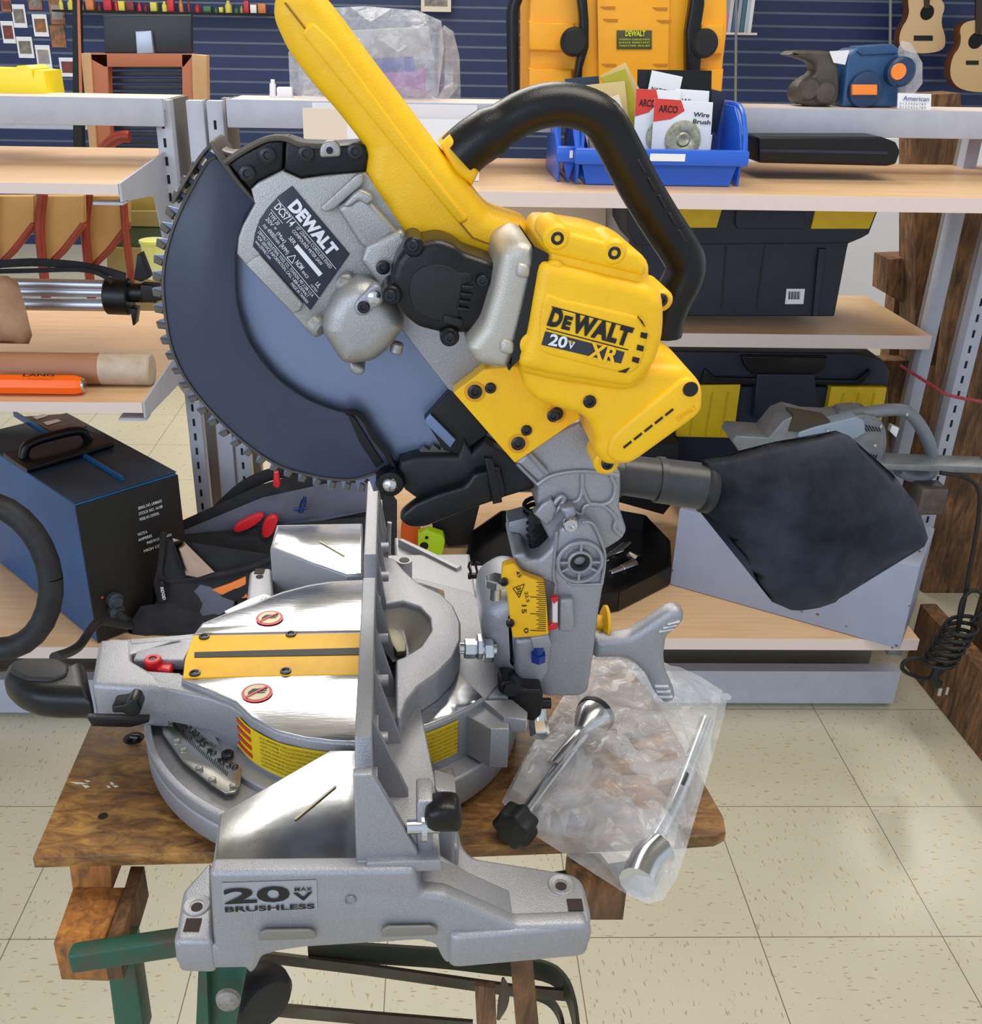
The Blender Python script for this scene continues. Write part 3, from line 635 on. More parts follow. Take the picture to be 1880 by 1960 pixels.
# ================================================================= head: blade, guards, gear case
bC = L(-.0464, 0, 1.178); br = .1255; ZT = SV(600, 288, 0).z; UR = SV(850, 600, 0); Cl = bC
bm = BM(); nt_ = 78; pr = []
e1, e2 = SUX, SZX
for k in range(nt_):
    a = 2*math.pi*k/nt_; st = 2*math.pi/nt_
    for f, r in ((0, br+.0052), (.10, br+.0056), (.30, br+.0046), (.42, br-.0015), (.60, br-.0042), (.78, br-.003), (.90, br+.001)):
        q = bC+e1*(r*math.cos(a+st*f))+e2*(r*math.sin(a+st*f))
        q.z = min(q.z, ZT)
        if q.dot(SUX) > SV(830, 500, 0).dot(SUX) and q.z > bC.z: q = bC+(q-bC)*.62
        pr.append(q)
# blade is one toothed disc
solid(bm, pr, SVX*.0022)
bl = obj('blade', bm, M_BLADE, saw, 'blue grey steel saw blade')
bm = BM()
for k in range(nt_):
    a = 2*math.pi*k/nt_; rr = br+.0030; c = bC+e1*(rr*math.cos(a+.02))+e2*(rr*math.sin(a+.02))-SVX*.0016
    if c.z > ZT-.004 or (c.dot(SUX) > SV(820, 500, 0).dot(SUX) and c.z > bC.z-.07): continue
    d = e1*math.cos(a)+e2*math.sin(a); t2 = -e1*math.sin(a)+e2*math.cos(a)
    solid(bm, [c-d*.0040-t2*.0008, c+d*.0028-t2*.0024, c+d*.0022+t2*.0020, c-d*.0030+t2*.0030], SVX*.0044, r=.0008, seg=1)
to = obj('teeth', bm, M_TOOTH, bl, 'carbide tipped teeth')
g_out = [(758, 879), (742, 896), (719, 905), (680, 917), (640, 917), (601, 911), (537, 893), (480, 857), (430, 814), (387, 768), (351, 718), (326, 658), (314, 583), (312, 526), (322, 466), (341, 411), (366, 361), (395, 312), (412, 300)]
g_in = [(487, 388), (470, 414), (462, 440), (453, 480), (451, 504), (455, 583), (480, 658), (530, 722), (584, 761), (637, 783), (668, 790), (690, 795)]
bm = BM(); solid(bm, SVp(g_out+g_in, -.0095), SVX*.0022, r=.001, seg=2); gd = obj('lower_guard', bm, M_GUARD, saw, 'smoked blue grey blade guard')
bm = BM(); rim = [SV(x, y, -.0095) for x, y in g_out[2:]]; rim = curve(rim, 3); ring = []
for p, q in zip(rim, rim[1:]): pass
flatbar(bm, [p+SVX*.010 for p in rim], .022, SVX, .0016); obj('guard_rim', bm, M_BRONZ, gd)
bm = BM(); flatbar(bm, [p-SVX*.0006 for p in curve(SVp(g_in[::-1], -.0095), 3)], .0008, SVX, .0006); obj('guard_edge', bm, M_BLKD, gd)
bm = BM(); sweep(bm, curve(SVp([(662, 788), (684, 790), (700, 806), (716, 836), (740, 866), (752, 890)], -.012), 4), .0022, 8, sq=(1.6, 1)); solid(bm, SVp([(664, 790), (680, 800), (718, 862), (734, 886), (720, 895), (690, 850)], -.0115), SVX*.002, r=.0006); obj('guard_arm', bm, M_BLK, saw, 'black arm of the blade guard')
bm = BM(); c = SV(747, 924, -.018); lathe(bm, c+SVX*.02, NEAR, [(0, .0098), (.02, .0098), (.023, .0088), (.0235, .006)], 28); pv = obj('guard_pivot', bm, M_BLK, saw)
bm = BM(); lathe(bm, c-SVX*.003, NEAR, [(0, .0055), (.0015, .0052), (.003, .0035), (.0036, .0001)], 20, cap=False); obj('rivet', bm, M_STEEL, pv)
bm = BM()
solid(bm, SVp([(403, 268), (410, 272), (424, 292), (448, 332), (489, 384), (486, 390), (452, 352), (418, 308), (405, 285)], -.026), SVX*.04, r=.0008)
flatbar(bm, curve([p+SVX*.018 for p in SVp([(407, 272), (382, 300), (358, 338), (338, 372), (328, 390)], -.02)], 4), .034, SVX, .0015)
solid(bm, SVp([(407, 274), (430, 290), (462, 298), (437, 312), (425, 300)], -.02), SVX*.02, r=.0005)
obj('chip_deflector', bm, M_BRONZ, saw, 'dusty brown chip deflector at the top of the guard')
ug = [[(437, 313), (458, 296), (512, 268), (544, 268), (541, 326), (494, 348), (478, 362)], [(546, 268), (576, 278), (640, 280), (700, 276), (706, 300), (698, 332), (623, 336), (576, 342), (543, 326)]]
bm = BM()
for q in ug: solid(bm, SVp(q, -.030), SVX*.040, r=.002)
ugo = obj('upper_guard', bm, M_BLK, saw, 'black upper blade guard')
bm = BM(); sweep(bm, curve(SVp([(430, 312), (470, 286), (512, 266), (546, 265), (576, 277), (640, 281)], -.031), 3), .0018, 8); obj('guard_lip', bm, M_BRONZ, ugo)
bm = BM()
for x, y in ((473, 332), (512, 297), (586, 294), (680, 290)): screw(bm, x, y, -.032, .0050)
obj('screw', bm, M_SCREW, ugo)
bm = BM(); solid(bm, SVp([(612, 302), (612, 282), (622, 270), (642, 270), (652, 282), (652, 300)], -.034), SVX*.008, r=.0012, cr=.002); cl = obj('guard_clip', bm, M_ALUG, ugo)
bm = BM(); lathe(bm, SV(631, 288, -.0345), NEAR, [(0, .002), (.0006, .0018)], 12); obj('clip_hole', bm, M_BLKD, cl)
# gear case plate
bm = BM(); solid(bm, SVp([(539, 327), (576, 343), (625, 336), (700, 330), (790, 430), (800, 560), (760, 610), (700, 640), (600, 640), (584, 629), (559, 601), (469, 506), (453, 486), (456, 455), (464, 432), (487, 390), (480, 362), (494, 349)], -.033), SVX*.026, r=.0015)
solid(bm, SVp([(497, 488), (580, 582), (574, 596), (560, 600), (470, 506), (488, 492)], -.037), SVX*.006, r=.001)
gc = obj('gear_case', bm, M_ALUG, saw, 'cast aluminium gear case')
bm = BM()
for q, v0, dd, rr in (([(612, 398), (682, 334), (694, 332), (696, 352), (640, 400), (622, 408)], -.040, .008, .001), ([(655, 395), (676, 372), (690, 362), (710, 372), (716, 384), (704, 394), (688, 384), (668, 398)], -.046, .010, .0015),
    ([(645, 400), (690, 366), (740, 420), (762, 446), (706, 480), (690, 470)], -.044, .010, .003), ([(700, 470), (768, 440), (790, 470), (775, 520), (740, 600), (720, 590), (722, 540), (690, 500)], -.046, .012, .003),
    ([(640, 545), (652, 526), (668, 524), (680, 536), (672, 556), (650, 560)], -.044, .010, .003)):
    solid(bm, SVp(q, v0), SVX*dd, r=rr, cr=.002)
solid(bm, SVp([(612, 640), (620, 600), (645, 560), (680, 540), (720, 545), (752, 580), (765, 612), (780, 628), (778, 662), (745, 676), (715, 700), (690, 712), (655, 706), (625, 690), (613, 668)], -.060), SVX*.036, r=.012, cr=.006, seg=5)
solid(bm, SVp([(668, 690), (700, 706), (695, 720), (680, 720), (668, 708)], -.045), SVX*.02, r=.003, cr=.002)
for A_, B_, r0 in (((596, 616), (616, 632), .006), ((650, 540), (668, 552), .005)):
    cyl(bm, SV(*A_, -.040), SV(*B_, -.046), r0, n=16, b=.002)
cyl(bm, SV(762, 655, -.045), SV(757, 676, -.045), .004, n=14, b=.001)
hb_ = obj('gear_housing', bm, M_ALUG, gc, 'rounded arbor housing')
bm = BM(); solid(bm, SVp([(676, 592), (682, 575), (700, 560), (714, 544), (728, 548), (738, 566), (730, 584), (712, 592), (702, 604), (686, 606)], -.063), SVX*.01, r=.0015, cr=.004); obj('spindle_cover', bm, M_ALU, hb_)
bm = BM(); screw(bm, 696, 588, -.0635, .0040); screw(bm, 733, 512, -.052, .0045); obj('screw', bm, M_SCREW, hb_)
bm = BM(); lathe(bm, SV(716, 568, -.066), NEAR, [(0, .004), (.003, .0037), (.004, .002)], 18); obj('spindle_pin', bm, M_STEEL, hb_)
# rating plate with its lettering
bm = BM(); solid(bm, SVp([(559, 356), (669, 487), (594, 594), (484, 472), (488, 446), (497, 420), (512, 398), (532, 376)], -.0345), SVX*.002, r=.0003); rp = obj('rating_plate', bm, M_LBL, gc, 'dark blue rating plate with white print')
bm = BM(); dx, dy = (110/171, 131/171); px_, py_ = (-dy, dx)
def rt(s, off, a, b, h, bold=0.):   # off: distance from the plate's upper edge, a..b along it, in photo pixels
    A = SV(559+dx*a+px_*off, 356+dy*a+py_*off, -.0345); B = SV(559+dx*b+px_*off, 356+dy*b+py_*off, -.0345); put_text(bm, s, A, B, h, NEAR, bold)
def ru(off, a, b, w=1.):
    quad(bm, [SV(559+dx*t+px_*(off+o), 356+dy*t+py_*(off+o), -.0349) for t, o in ((a, 0), (b, 0), (b, w), (a, w))])
rt('DEWALT', 31, 25, 150, .0068, .055); ru(37, 2, 176); rt('DCS714', 53, 9, 58, .0044, .012); rt('10" (254mm) CORDLESS FIXED', 46, 66, 168, .0020); rt('COMPOUND MITER SAW', 56, 66, 152, .0021)
ru(59, 8, 44); rt('TYPE 20', 70, 12, 40, .0024); rt('20V = ', 80, 16, 44, .0024); rt('(Max)', 82, 50, 74, .0024); rt('SER.', 70, 72, 90, .0024); rt('no 4900/min (RPM)', 92, 22, 94, .0025); ru(98, 18, 198)
ru(63, 92, 166, 9); rt('DEWALT INDUSTRIAL TOOL CO., TOWSON, MD 21286 U.S.A.', 107, 26, 188, .0019); rt('FOR SERVICE INFORMATION, CALL 1-800-4-DEWALT', 115, 32, 182, .0019); rt('www.DEWALT.com', 123, 36, 80, .0019); rt('MADE IN TAIWAN', 123, 142, 190, .0019)
rt('NOM', 91, 116, 134, .0032, .01); rt('ANCE', 92, 137, 154, .0018); rt('LISTED', 95, 168, 186, .0014); rt('UL', 87, 172, 182, .0026, .01)
A = [SV(559+dx*t+px_*o, 356+dy*t+py_*o, -.0349) for t, o in ((98, 95), (114, 95), (106, 80))]
for p, q in zip(A, A[1:]+A[:1]): flatbar(bm, [p, q], .0004, NEAR.cross(q-p).normalized(), .0001)
obj('lettering', bm, M_WHT, rp)
# silver arm plate linking gear case to the yellow pivot plate
bm = BM(); solid(bm, SVp([(744, 600), (760, 560), (860, 560), (925, 640), (960, 700), (928, 708), (868, 752), (858, 745)], -.036), SVX*.022, r=.001); obj('arm_plate', bm, M_ALU, saw)
# black gear cover
bm = BM(); bo = [(778, 472), (790, 462), (841, 459), (872, 470), (890, 486), (925, 497), (960, 512), (962, 560), (940, 630), (925, 640), (905, 640), (900, 650), (872, 640), (848, 640), (800, 628), (770, 602), (752, 570), (748, 535), (757, 500)]
solid(bm, SVp(bo, -.076), SVX*.040, r=.005, cr=.004)
for x, y in ((792, 473), (750, 567), (861, 646)): cyl(bm, SV(x, y, -.079), SV(x, y, -.079)+SVX*.03, .0056, n=18, b=.001)
gcv = obj('gear_cover', bm, M_BLK, saw, 'black gear cover with embossed ribs')
bm = BM(); solid(bm, SVp([(782, 560), (788, 528), (808, 510), (840, 505), (865, 512), (880, 524), (888, 520), (905, 528), (905, 540), (885, 545), (876, 620), (860, 615), (825, 612), (795, 595)], -.0772), SVX*.002, r=.0006, cr=.004)
for i in range(4): solid(bm, SVp([(885+(-i*3), 546+i*14), (908-i*3, 549+i*14), (907-i*3, 554+i*14), (884-i*3, 552+i*14)], -.079), SVX*.003, r=.0004)
solid(bm, SVp([(850, 604), (885, 612), (886, 626), (878, 626), (848, 616)], -.079), SVX*.003, r=.0005)
obj('embossed_ribs', bm, M_BLKD, gcv)
bm = BM()
for x, y in ((790, 470), (747, 566), (861, 648), (924, 538)): screw(bm, x, y, -.0805, .0036)
obj('screw', bm, M_SCREW, gcv)
# ---- yellow handle and housing
bm = BM(); hn = [(518, 30), (514, 5), (526, -20), (560, -34), (600, -30), (625, -12), (645, 25), (700, 100), (795, 225), (842, 288), (900, 354), (937, 403), (1017, 428), (1030, 470), (1000, 520), (880, 500), (778, 470), (697, 350), (697, 318), (703, 290), (645, 215), (600, 165), (550, 100), (524, 58)]
solid(bm, SVp(hn, -.036), SVX*.046, r=.011, cr=.006, seg=5); hd = obj('main_handle', bm, M_YEL, saw, 'long yellow operating handle')
bm = BM(); solid(bm, SVp([(842, 278), (862, 259), (918, 330), (904, 356), (870, 330)], -.030), SVX*.034, r=.003); obj('handle_boss', bm, M_YEL, hd)
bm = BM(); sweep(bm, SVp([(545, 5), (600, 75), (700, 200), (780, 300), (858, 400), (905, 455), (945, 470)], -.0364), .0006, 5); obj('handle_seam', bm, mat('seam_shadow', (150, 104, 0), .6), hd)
bm = BM(); solid(bm, SVp([(574, 62), (598, 40), (640, 80), (780, 270), (860, 372), (900, 420), (880, 432), (700, 215), (620, 118)], -.0375), SVX*.004, r=.002, cr=.003); obj('handle_grip_panel', bm, M_YEL, hd)
# motor: silver ring, black gasket, yellow can
bm = BM(); solid(bm, SVp([(960, 482), (976, 470), (998, 463), (1024, 472), (1034, 482), (1034, 505), (1020, 560), (1008, 620), (992, 672), (972, 710), (958, 717), (915, 700), (892, 668), (896, 655), (925, 625), (945, 560), (955, 510)], -.098), SVX*.072, r=.007, cr=.004, seg=5)
for x, y in ((1003, 520), (972, 666)): solid(bm, SVp([(x-14, y-18), (x+14, y-12), (x+12, y+16), (x-16, y+12)], -.1005), SVX*.01, r=.003, cr=.003)
solid(bm, SVp([(903, 640), (925, 628), (932, 642), (926, 662), (905, 660)], -.088), SVX*.02, r=.004, cr=.003)
obj('motor_ring', bm, M_SIL, saw, 'silver cast ring between gear cover and motor')
bm = BM(); solid(bm, SVp([(1022, 470), (1038, 478), (1038, 512), (1020, 590), (1000, 668), (975, 714), (958, 719), (966, 705), (988, 670), (1008, 610), (1026, 520), (1029, 490)], -.0988), SVX*.078, r=.006); obj('gasket', bm, M_BLKD, saw)
bm = BM(); mo = [(1034, 500), (1040, 442), (1067, 434), (1165, 460), (1224, 482), (1250, 508), (1247, 541), (1272, 560), (1277, 606), (1274, 652), (1262, 690), (1240, 735), (1205, 757), (1060, 735), (985, 718), (1005, 660), (1024, 580)]
solid(bm, SVp(mo, -.098), SVX*.080, r=.010, cr=.008, seg=6); mh = obj('motor_housing', bm, M_YEL, saw, 'yellow motor housing')
bm = BM(); solid(bm, SVp([(1034, 500), (1062, 504), (1246, 548), (1270, 575), (1272, 650), (1256, 702), (1212, 746), (1060, 722), (990, 706), (1010, 640)], -.1035), SVX*.03, r=.007, cr=.006, seg=5)
solid(bm, SVp([(1040, 446), (1066, 438), (1160, 463), (1222, 485), (1240, 507), (1236, 530), (1050, 486)], -.1005), SVX*.03, r=.003, cr=.003); obj('housing_shell', bm, M_YEL, mh)
bm = BM(); solid(bm, SVp([(1044, 560), (1060, 566), (1078, 574), (1105, 578), (1218, 604), (1234, 612), (1242, 640), (1232, 692), (1215, 714), (1190, 716), (1032, 676), (1034, 600)], -.1050), SVX*.004, r=.0022, cr=.006); pn = obj('logo_panel', bm, M_YEL, mh)
VL = -.1050
bm = BM()
put_text(bm, 'D', SV(1047, 620, VL-.0003), SV(1071, 627, VL-.0003), .0094, NEAR, .06); put_text(bm, 'E', SV(1074, 627, VL-.0003), SV(1090, 631, VL-.0003), .0068, NEAR, .06); put_text(bm, 'WALT', SV(1091, 632, VL-.0003), SV(1202, 661, VL-.0003), .0094, NEAR, .06, sp=1.12)
for a, b, w in (((1056, 586), (1215, 628), 2.2), ((1046, 628), (1203, 669), 2.2)):
    quad(bm, [SV(*a, VL-.0003), SV(*b, VL-.0003), SV(b[0], b[1]+w, VL-.0003), SV(a[0], a[1]+w, VL-.0003)])
lo = obj('maker_name', bm, M_INK, pn, 'black DEWALT lettering')
bm = BM(); quad(bm, [SV(x, y, VL-.0003) for x, y in ((1044, 634), (1196, 674), (1189, 696), (1036, 660))]); pl = obj('badge', bm, mat('badge_dark', (44, 48, 58), .4), pn)
bm = BM(); put_text(bm, '20', SV(1049, 659, VL-.0005), SV(1083, 666, VL-.0005), .0062, NEAR, .03); put_text(bm, 'V', SV(1086, 666, VL-.0005), SV(1098, 668, VL-.0005), .0040, NEAR, .02); obj('badge_number', bm, M_WHT, pl)
bm = BM(); put_text(bm, 'XR', SV(1122, 684, VL-.0005), SV(1178, 697, VL-.0005), .0092, NEAR, .03); put_text(bm, 'MAX', SV(1087, 655, VL-.0005), SV(1098, 658, VL-.0005), .0015, NEAR, .01); obj('badge_letters', bm, M_YEL, pl)
bm = BM()
for q in ([(1222, 606), (1230, 614), (1236, 626), (1228, 618)], [(1228, 636), (1240, 639), (1238, 649), (1226, 646)], [(1221, 660), (1233, 663), (1231, 673), (1219, 670)], [(1212, 683), (1225, 686), (1222, 696), (1210, 692)], [(1184, 712), (1200, 706), (1206, 704), (1198, 714)]):
    solid(bm, SVp(q, -.1056), SVX*.003)
obj('vent', bm, M_BLKD, mh)
bm = BM()
for x, y in ((1067, 456), (1176, 484), (1266, 575)): screw(bm, x, y, -.101 if x < 1200 else -.087, .0040)
obj('screw', bm, M_SCREW, mh)
bm = BM()
for x, y, r in ((1067, 456, .0075), (1176, 484, .0075), (1268, 576, .0065), (1062, 518, .0055), (1020, 662, .007)): d_ = -.1015 if x < 1200 else -.086; cyl(bm, SV(x, y, d_), SV(x, y, d_)+SVX*.04, r, n=20, b=.002)
obj('screw_boss', bm, M_YEL, mh)
# battery foot
bm = BM(); solid(bm, SVp([(990, 670), (1200, 690), (1250, 700), (1272, 702), (1306, 702), (1325, 715), (1346, 738), (1350, 760), (1346, 794), (1209, 894), (1189, 897), (1160, 896), (1148, 885), (1140, 871), (1143, 848), (1132, 813), (1113, 798), (1063, 784), (1030, 772), (1005, 748)], -.088), SVX*.066, r=.008, cr=.005, seg=5); bt_ = obj('battery_housing', bm, M_YEL, saw, 'yellow battery receiver')
bm = BM(); solid(bm, SVp([(1168, 842), (1180, 826), (1300, 728), (1322, 722), (1344, 742), (1346, 790), (1210, 888), (1180, 888), (1160, 872)], -.0905), SVX*.006, r=.003, cr=.006); obj('battery_cover', bm, M_YEL, bt_)
bm = BM()
for i in range(5):
    t = i/4; x, y = 1199+t*80, 852-t*62; solid(bm, SVp([(x-6, y+4), (x+9, y-8), (x+11, y-5), (x-4, y+7)], -.0912), SVX*.002)
lathe(bm, SV(1322, 745, -.0908), NEAR, [(0, .0046), (.0006, .0044)], 18)
obj('vent', bm, M_BLKD, bt_)
bm = BM(); put_text(bm, 'DEWALT', SV(1298, 806, -.0908), SV(1334, 782, -.0908), .0028, NEAR, .0); obj('moulded_name', bm, mat('yellow_shade', (226, 160, 4), .5), bt_)
bm = BM(); screw(bm, 1129, 769, -.089, .0042); screw(bm, 1163, 889, -.070, .0040); screw(bm, 1059, 797, -.06, .004); obj('screw', bm, M_SCREW, bt_)
bm = BM(); cyl(bm, SV(1162, 888, -.068), SV(1162, 888, -.068)+SVX*.03, .008, n=20, b=.002); obj('screw_boss', bm, M_YEL, bt_)
# yellow pivot plate
bm = BM(); solid(bm, SVp([(868, 752), (928, 706), (1000, 700), (1100, 770), (1112, 800), (986, 887)], -.050), SVX*.014, r=.001, cr=.001); pp_ = obj('pivot_plate', bm, M_YEL, saw, 'yellow plate bolted below the motor')
bm = BM()
for x, y, r in ((909, 750, .0050), (939, 743, .0038), (1008, 824, .0038), (992, 849, .0050), (1065, 792, .0048)): screw(bm, x, y, -.0508, r)
obj('screw', bm, M_SCREW, pp_); bm = BM()
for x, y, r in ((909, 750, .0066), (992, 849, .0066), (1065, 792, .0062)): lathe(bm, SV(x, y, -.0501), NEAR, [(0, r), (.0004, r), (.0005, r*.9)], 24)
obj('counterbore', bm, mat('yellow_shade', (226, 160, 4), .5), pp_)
# carrying handle (black loop)
bm = BM(); up_ = SVX
seg1 = curve(SVp([(878, 300), (905, 275), (960, 240), (1010, 212), (1060, 200), (1108, 205), (1150, 226), (1180, 272), (1220, 350), (1262, 420), (1300, 478), (1312, 505), (1306, 535), (1288, 570), (1272, 610), (1268, 640)], -.016), 3)
sweep(bm, seg1, [.0145 if i < 6 else .0125 for i in range(len(seg1))], 14, sq=(1.25, 1.0), upv=up_); ch = obj('carry_handle', bm, M_BLK, saw, 'black looped carrying handle')
bm = BM(); solid(bm, SVp([(868, 262), (900, 232), (948, 205), (1000, 184), (1060, 178), (1062, 184), (1010, 196), (960, 222), (930, 244), (905, 275), (918, 330), (905, 322)], -.020), SVX*.02, r=.004, cr=.002); solid(bm, SVp([(1040, 182), (1100, 178), (1140, 188), (1180, 216), (1172, 234), (1110, 205), (1050, 200)], -.028), SVX*.034, r=.006, cr=.004)
obj('carry_handle_top', bm, M_BLK, ch)
bm = BM()
for x, y in ((1222, 318), (1242, 352), (1262, 386), (1282, 420), (1300, 452)): solid(bm, SVp([(x-3, y-12), (x+3, y-12), (x+16, y+12), (x+10, y+14)], -.031), SVX*.008, r=.0006)
obj('rib', bm, M_BLKD, ch)
# ---- dust chute, port and bag
bm = BM(); solid(bm, SVp([(765, 884), (800, 874), (877, 874), (889, 842), (905, 868), (930, 845), (1000, 885), (1020, 915), (1030, 935), (940, 962), (880, 974), (800, 958), (775, 940), (762, 905)], -.014), SVX*.03, r=.004); obj('dust_chute', bm, M_RUB, saw, 'black rubber dust chute')
bm = BM(); solid(bm, SVp([(765, 996), (770, 984), (795, 964), (840, 945), (892, 930), (908, 906), (930, 902), (960, 898), (972, 952), (890, 980), (815, 1010), (790, 1012), (776, 1006)], -.030), SVX*.012, r=.003, cr=.004)
solid(bm, SVp([(928, 878), (944, 878), (962, 962), (944, 966)], -.034), SVX*.006, r=.001); obj('chute_flap', bm, M_BLK, saw)
bm = BM(); solid(bm, SVp([(813, 804), (866, 745), (935, 830), (880, 872), (850, 862)], -.010), SVX*.03, r=.001); obj('rear_guard', bm, M_BLKD, saw)
bm = BM(); solid(bm, SVp([(812, 808), (824, 793), (873, 842), (862, 858)], -.014), SVX*.004, r=.0006); obj('kerf_guide', bm, mat('blue_grey_steel', (120, 140, 175), .35, .7), saw)
bm = BM(); solid(bm, SVp([(803, 862), (812, 856), (822, 862), (830, 852), (842, 862), (850, 852), (858, 862), (880, 846), (885, 872), (810, 874)], -.006), SVX*.004); obj('blade_teeth_exposed', bm, M_TOOTH, saw)
bm = BM(); pa = [SV(930, 905, .03), SV(1120, 905, .03), SV(1190, 912, .03)]; sweep(bm, pa, [.014, .0150, .0155], 24)
sweep(bm, [SV(1186, 908, .03), SV(1262, 918, .03)], [.0150, .0158], 24); sweep(bm, [SV(1256, 918, .03), SV(1268, 919, .03)], .0175, 24); sweep(bm, [SV(1262, 920, .03), SV(1352, 932, .03)], [.0168, .0178], 24)
obj('dust_port', bm, mat('dusty_black_pipe', (44, 46, 52), .38, c2=(62, 62, 64), sc=30), saw, 'black dust pipe with collar')
bm = BM()
bag = [(1345, 880), (1362, 876), (1400, 868), (1480, 846), (1560, 835), (1600, 824), (1626, 834), (1660, 865), (1712, 910), (1758, 970), (1777, 1030), (1770, 1046), (1745, 1052), (1710, 1075), (1672, 1098), (1640, 1120), (1600, 1150), (1560, 1165), (1515, 1168), (1478, 1152), (1450, 1115), (1430, 1070), (1400, 1035), (1376, 1002), (1358, 992), (1340, 980), (1336, 930)]
def bfold(x, y):
    q = Vector((x*13+2, y*13, 4)); return -.016*max(0, .22-abs(noise.noise(q)))+.004*math.sin((x*.8+y)*70)*math.exp(-abs(x)*30)
pillow(bm, SVp(bag, .03), NEAR, .034, .03, step=.007, amp=.0045, nsc=16, p=.55, fold=bfold); bg = obj('dust_bag', bm, mat('black_dusty_cloth', (24, 27, 38), .85, c2=(66, 70, 84), sc=11, lo=.42, hi=.8, bump=.3, bsc=600, spec=.25), saw, 'limp black cloth dust bag', ang=80)
bm = BM(); lathe(bm, SV(1342, 931, .03), SV(1362, 934, .03)-SV(1342, 931, .03), [(0, .0178), (.002, .0195), (.007, .0195), (.009, .018)], 24); obj('bag_collar', bm, M_RUB, bg)
# ---- tilting arm
bm = BM(); solid(bm, SVp([(985, 888), (1030, 850), (1066, 826), (1110, 806), (1134, 822), (1142, 862), (1160, 895), (1189, 904), (1189, 943), (1186, 971), (1201, 1017), (1190, 1034), (1161, 1052), (1110, 1070), (1060, 1050), (1035, 1000), (1028, 960), (1030, 926)], -.030), SVX*.050, r=.003, cr=.003); yk = obj('head_yoke', bm, M_ALU, saw, 'cast yoke that carries the saw head')
bm = BM()
def rib(pts, v, w=.0016): sweep(bm, curve(SVp(pts, v), 4), w, 8)
rib([(1028, 928), (1052, 912), (1085, 904), (1120, 902), (1160, 906), (1184, 912)], -.031); rib([(1115, 905), (1114, 940), (1106, 958), (1082, 966), (1060, 985)], -.031)
rib([(1114, 930), (1128, 962), (1150, 966), (1172, 956), (1178, 930), (1168, 910)], -.031); rib([(1086, 968), (1112, 985), (1120, 968), (1150, 966), (1178, 990), (1176, 1012), (1190, 1026)], -.031)
rib([(1012, 868), (1046, 905)], -.033, .002); rib([(990, 888), (1028, 926)], -.031, .0012); rib([(1045, 1002), (1060, 966), (1075, 950), (1078, 960), (1055, 990)], -.033, .002)
obj('rib', bm, M_ALU, yk)
bm = BM(); solid(bm, SVp([(1022, 985), (1038, 965), (1056, 955), (1068, 975), (1060, 996), (1046, 1008)], -.036), SVX*.01, r=.002); solid(bm, SVp([(1072, 974), (1100, 968), (1106, 986), (1094, 1000), (1080, 992)], -.042), SVX*.012, r=.003, cr=.003); obj('stop_lug', bm, M_ALU, yk)
bm = BM(); lathe(bm, SV(1092, 1003, -.045), NEAR, [(-.004, .0052), (.002, .0052), (.003, .0045), (.003, .0022), (.0012, .0018), (.0012, .0001)], 22, cap=False); obj('stop_screw', bm, M_STEEL, yk)
bm = BM()
for y in range(0, 7): p0 = SV(1024, 975+y*13, -.004); lathe(bm, p0+SUX*.006, SVX, [(-.02, .0115), (-.018, .0125), (-.014, .0125), (-.012, .0115)], 20)
hx = [SV(1030, 960+i*1.5, -.012)+Vector((.0, 0, 0))+SVX*.0 for i in range(2)]
co = []; 
for i in range(120): a = i*.42; t = i/119; c = SV(1036, 962+t*95, -.004); co.append(c+SUX*(.0120*math.cos(a))+SVX*(.0120*math.sin(a)))
sweep(bm, co, .0017, 6); obj('spring', bm, M_BLKD, saw, 'black coil spring')
bm = BM(); solid(bm, SVp([(1098, 1000), (1112, 992), (1133, 1000), (1150, 1028), (1161, 1066), (1158, 1110), (1147, 1172), (1136, 1260), (1126, 1325), (1110, 1334), (1050, 1334), (1020, 1326), (1010, 1300), (1010, 1224), (1045, 1215), (1050, 1170), (1062, 1120), (1031, 1111), (1008, 1102), (985, 1083), (982, 1062), (1005, 1058), (1012, 1072), (1035, 1070), (1056, 1050), (1068, 1016), (1084, 1006)], -.040), SVX*.055, r=.003, cr=.003); tc_ = obj('tilt_column', bm, M_ALU, saw, 'tall cast bevel column')
bm = BM(); c = SV(1110, 1075, -.043)
def ringsolid(c, ro, ri, d): lathe(bm, c, NEAR, [(-d, ro), (.0015, ro), (.0022, ro-.0008), (.0022, ri+.0006), (.0014, ri), (-.004, ri)], 36, cap=False)
ringsolid(c, .0165, .0138, .004); ringsolid(c, .0088, .0066, .004)
for a in (90, 210, 330, 0, 180, 270): d = SUX*math.cos(math.radians(a))+SZX*math.sin(math.radians(a)); flatbar(bm, [c+d*.0085, c+d*.0145], .0016, d.cross(SVX).normalized(), .003)
rib([(1062, 1136), (1064, 1118), (1060, 1100), (1066, 1016)], -.041, .0012); rib([(1113, 1000), (1134, 1002), (1148, 1028), (1158, 1066), (1152, 1118)], -.041, .0012); rib([(1090, 1105), (1094, 1118), (1152, 1118)], -.041, .0012)
obj('rib', bm, M_ALU, tc_)
bm = BM(); lathe(bm, c, NEAR, [(-.006, .0001), (-.006, .0038), (.001, .0042), (.001, .0066), (-.001, .0068)], 28, cap=False); obj('pivot_bush', bm, M_BLKD, tc_)
bm = BM(); solid(bm, SVp([(1072, 1148), (1098, 1147), (1101, 1200), (1094, 1211), (1070, 1210)], -.047), SVX*.01, r=.002, cr=.002); obj('pointer_block', bm, M_ALU, tc_)
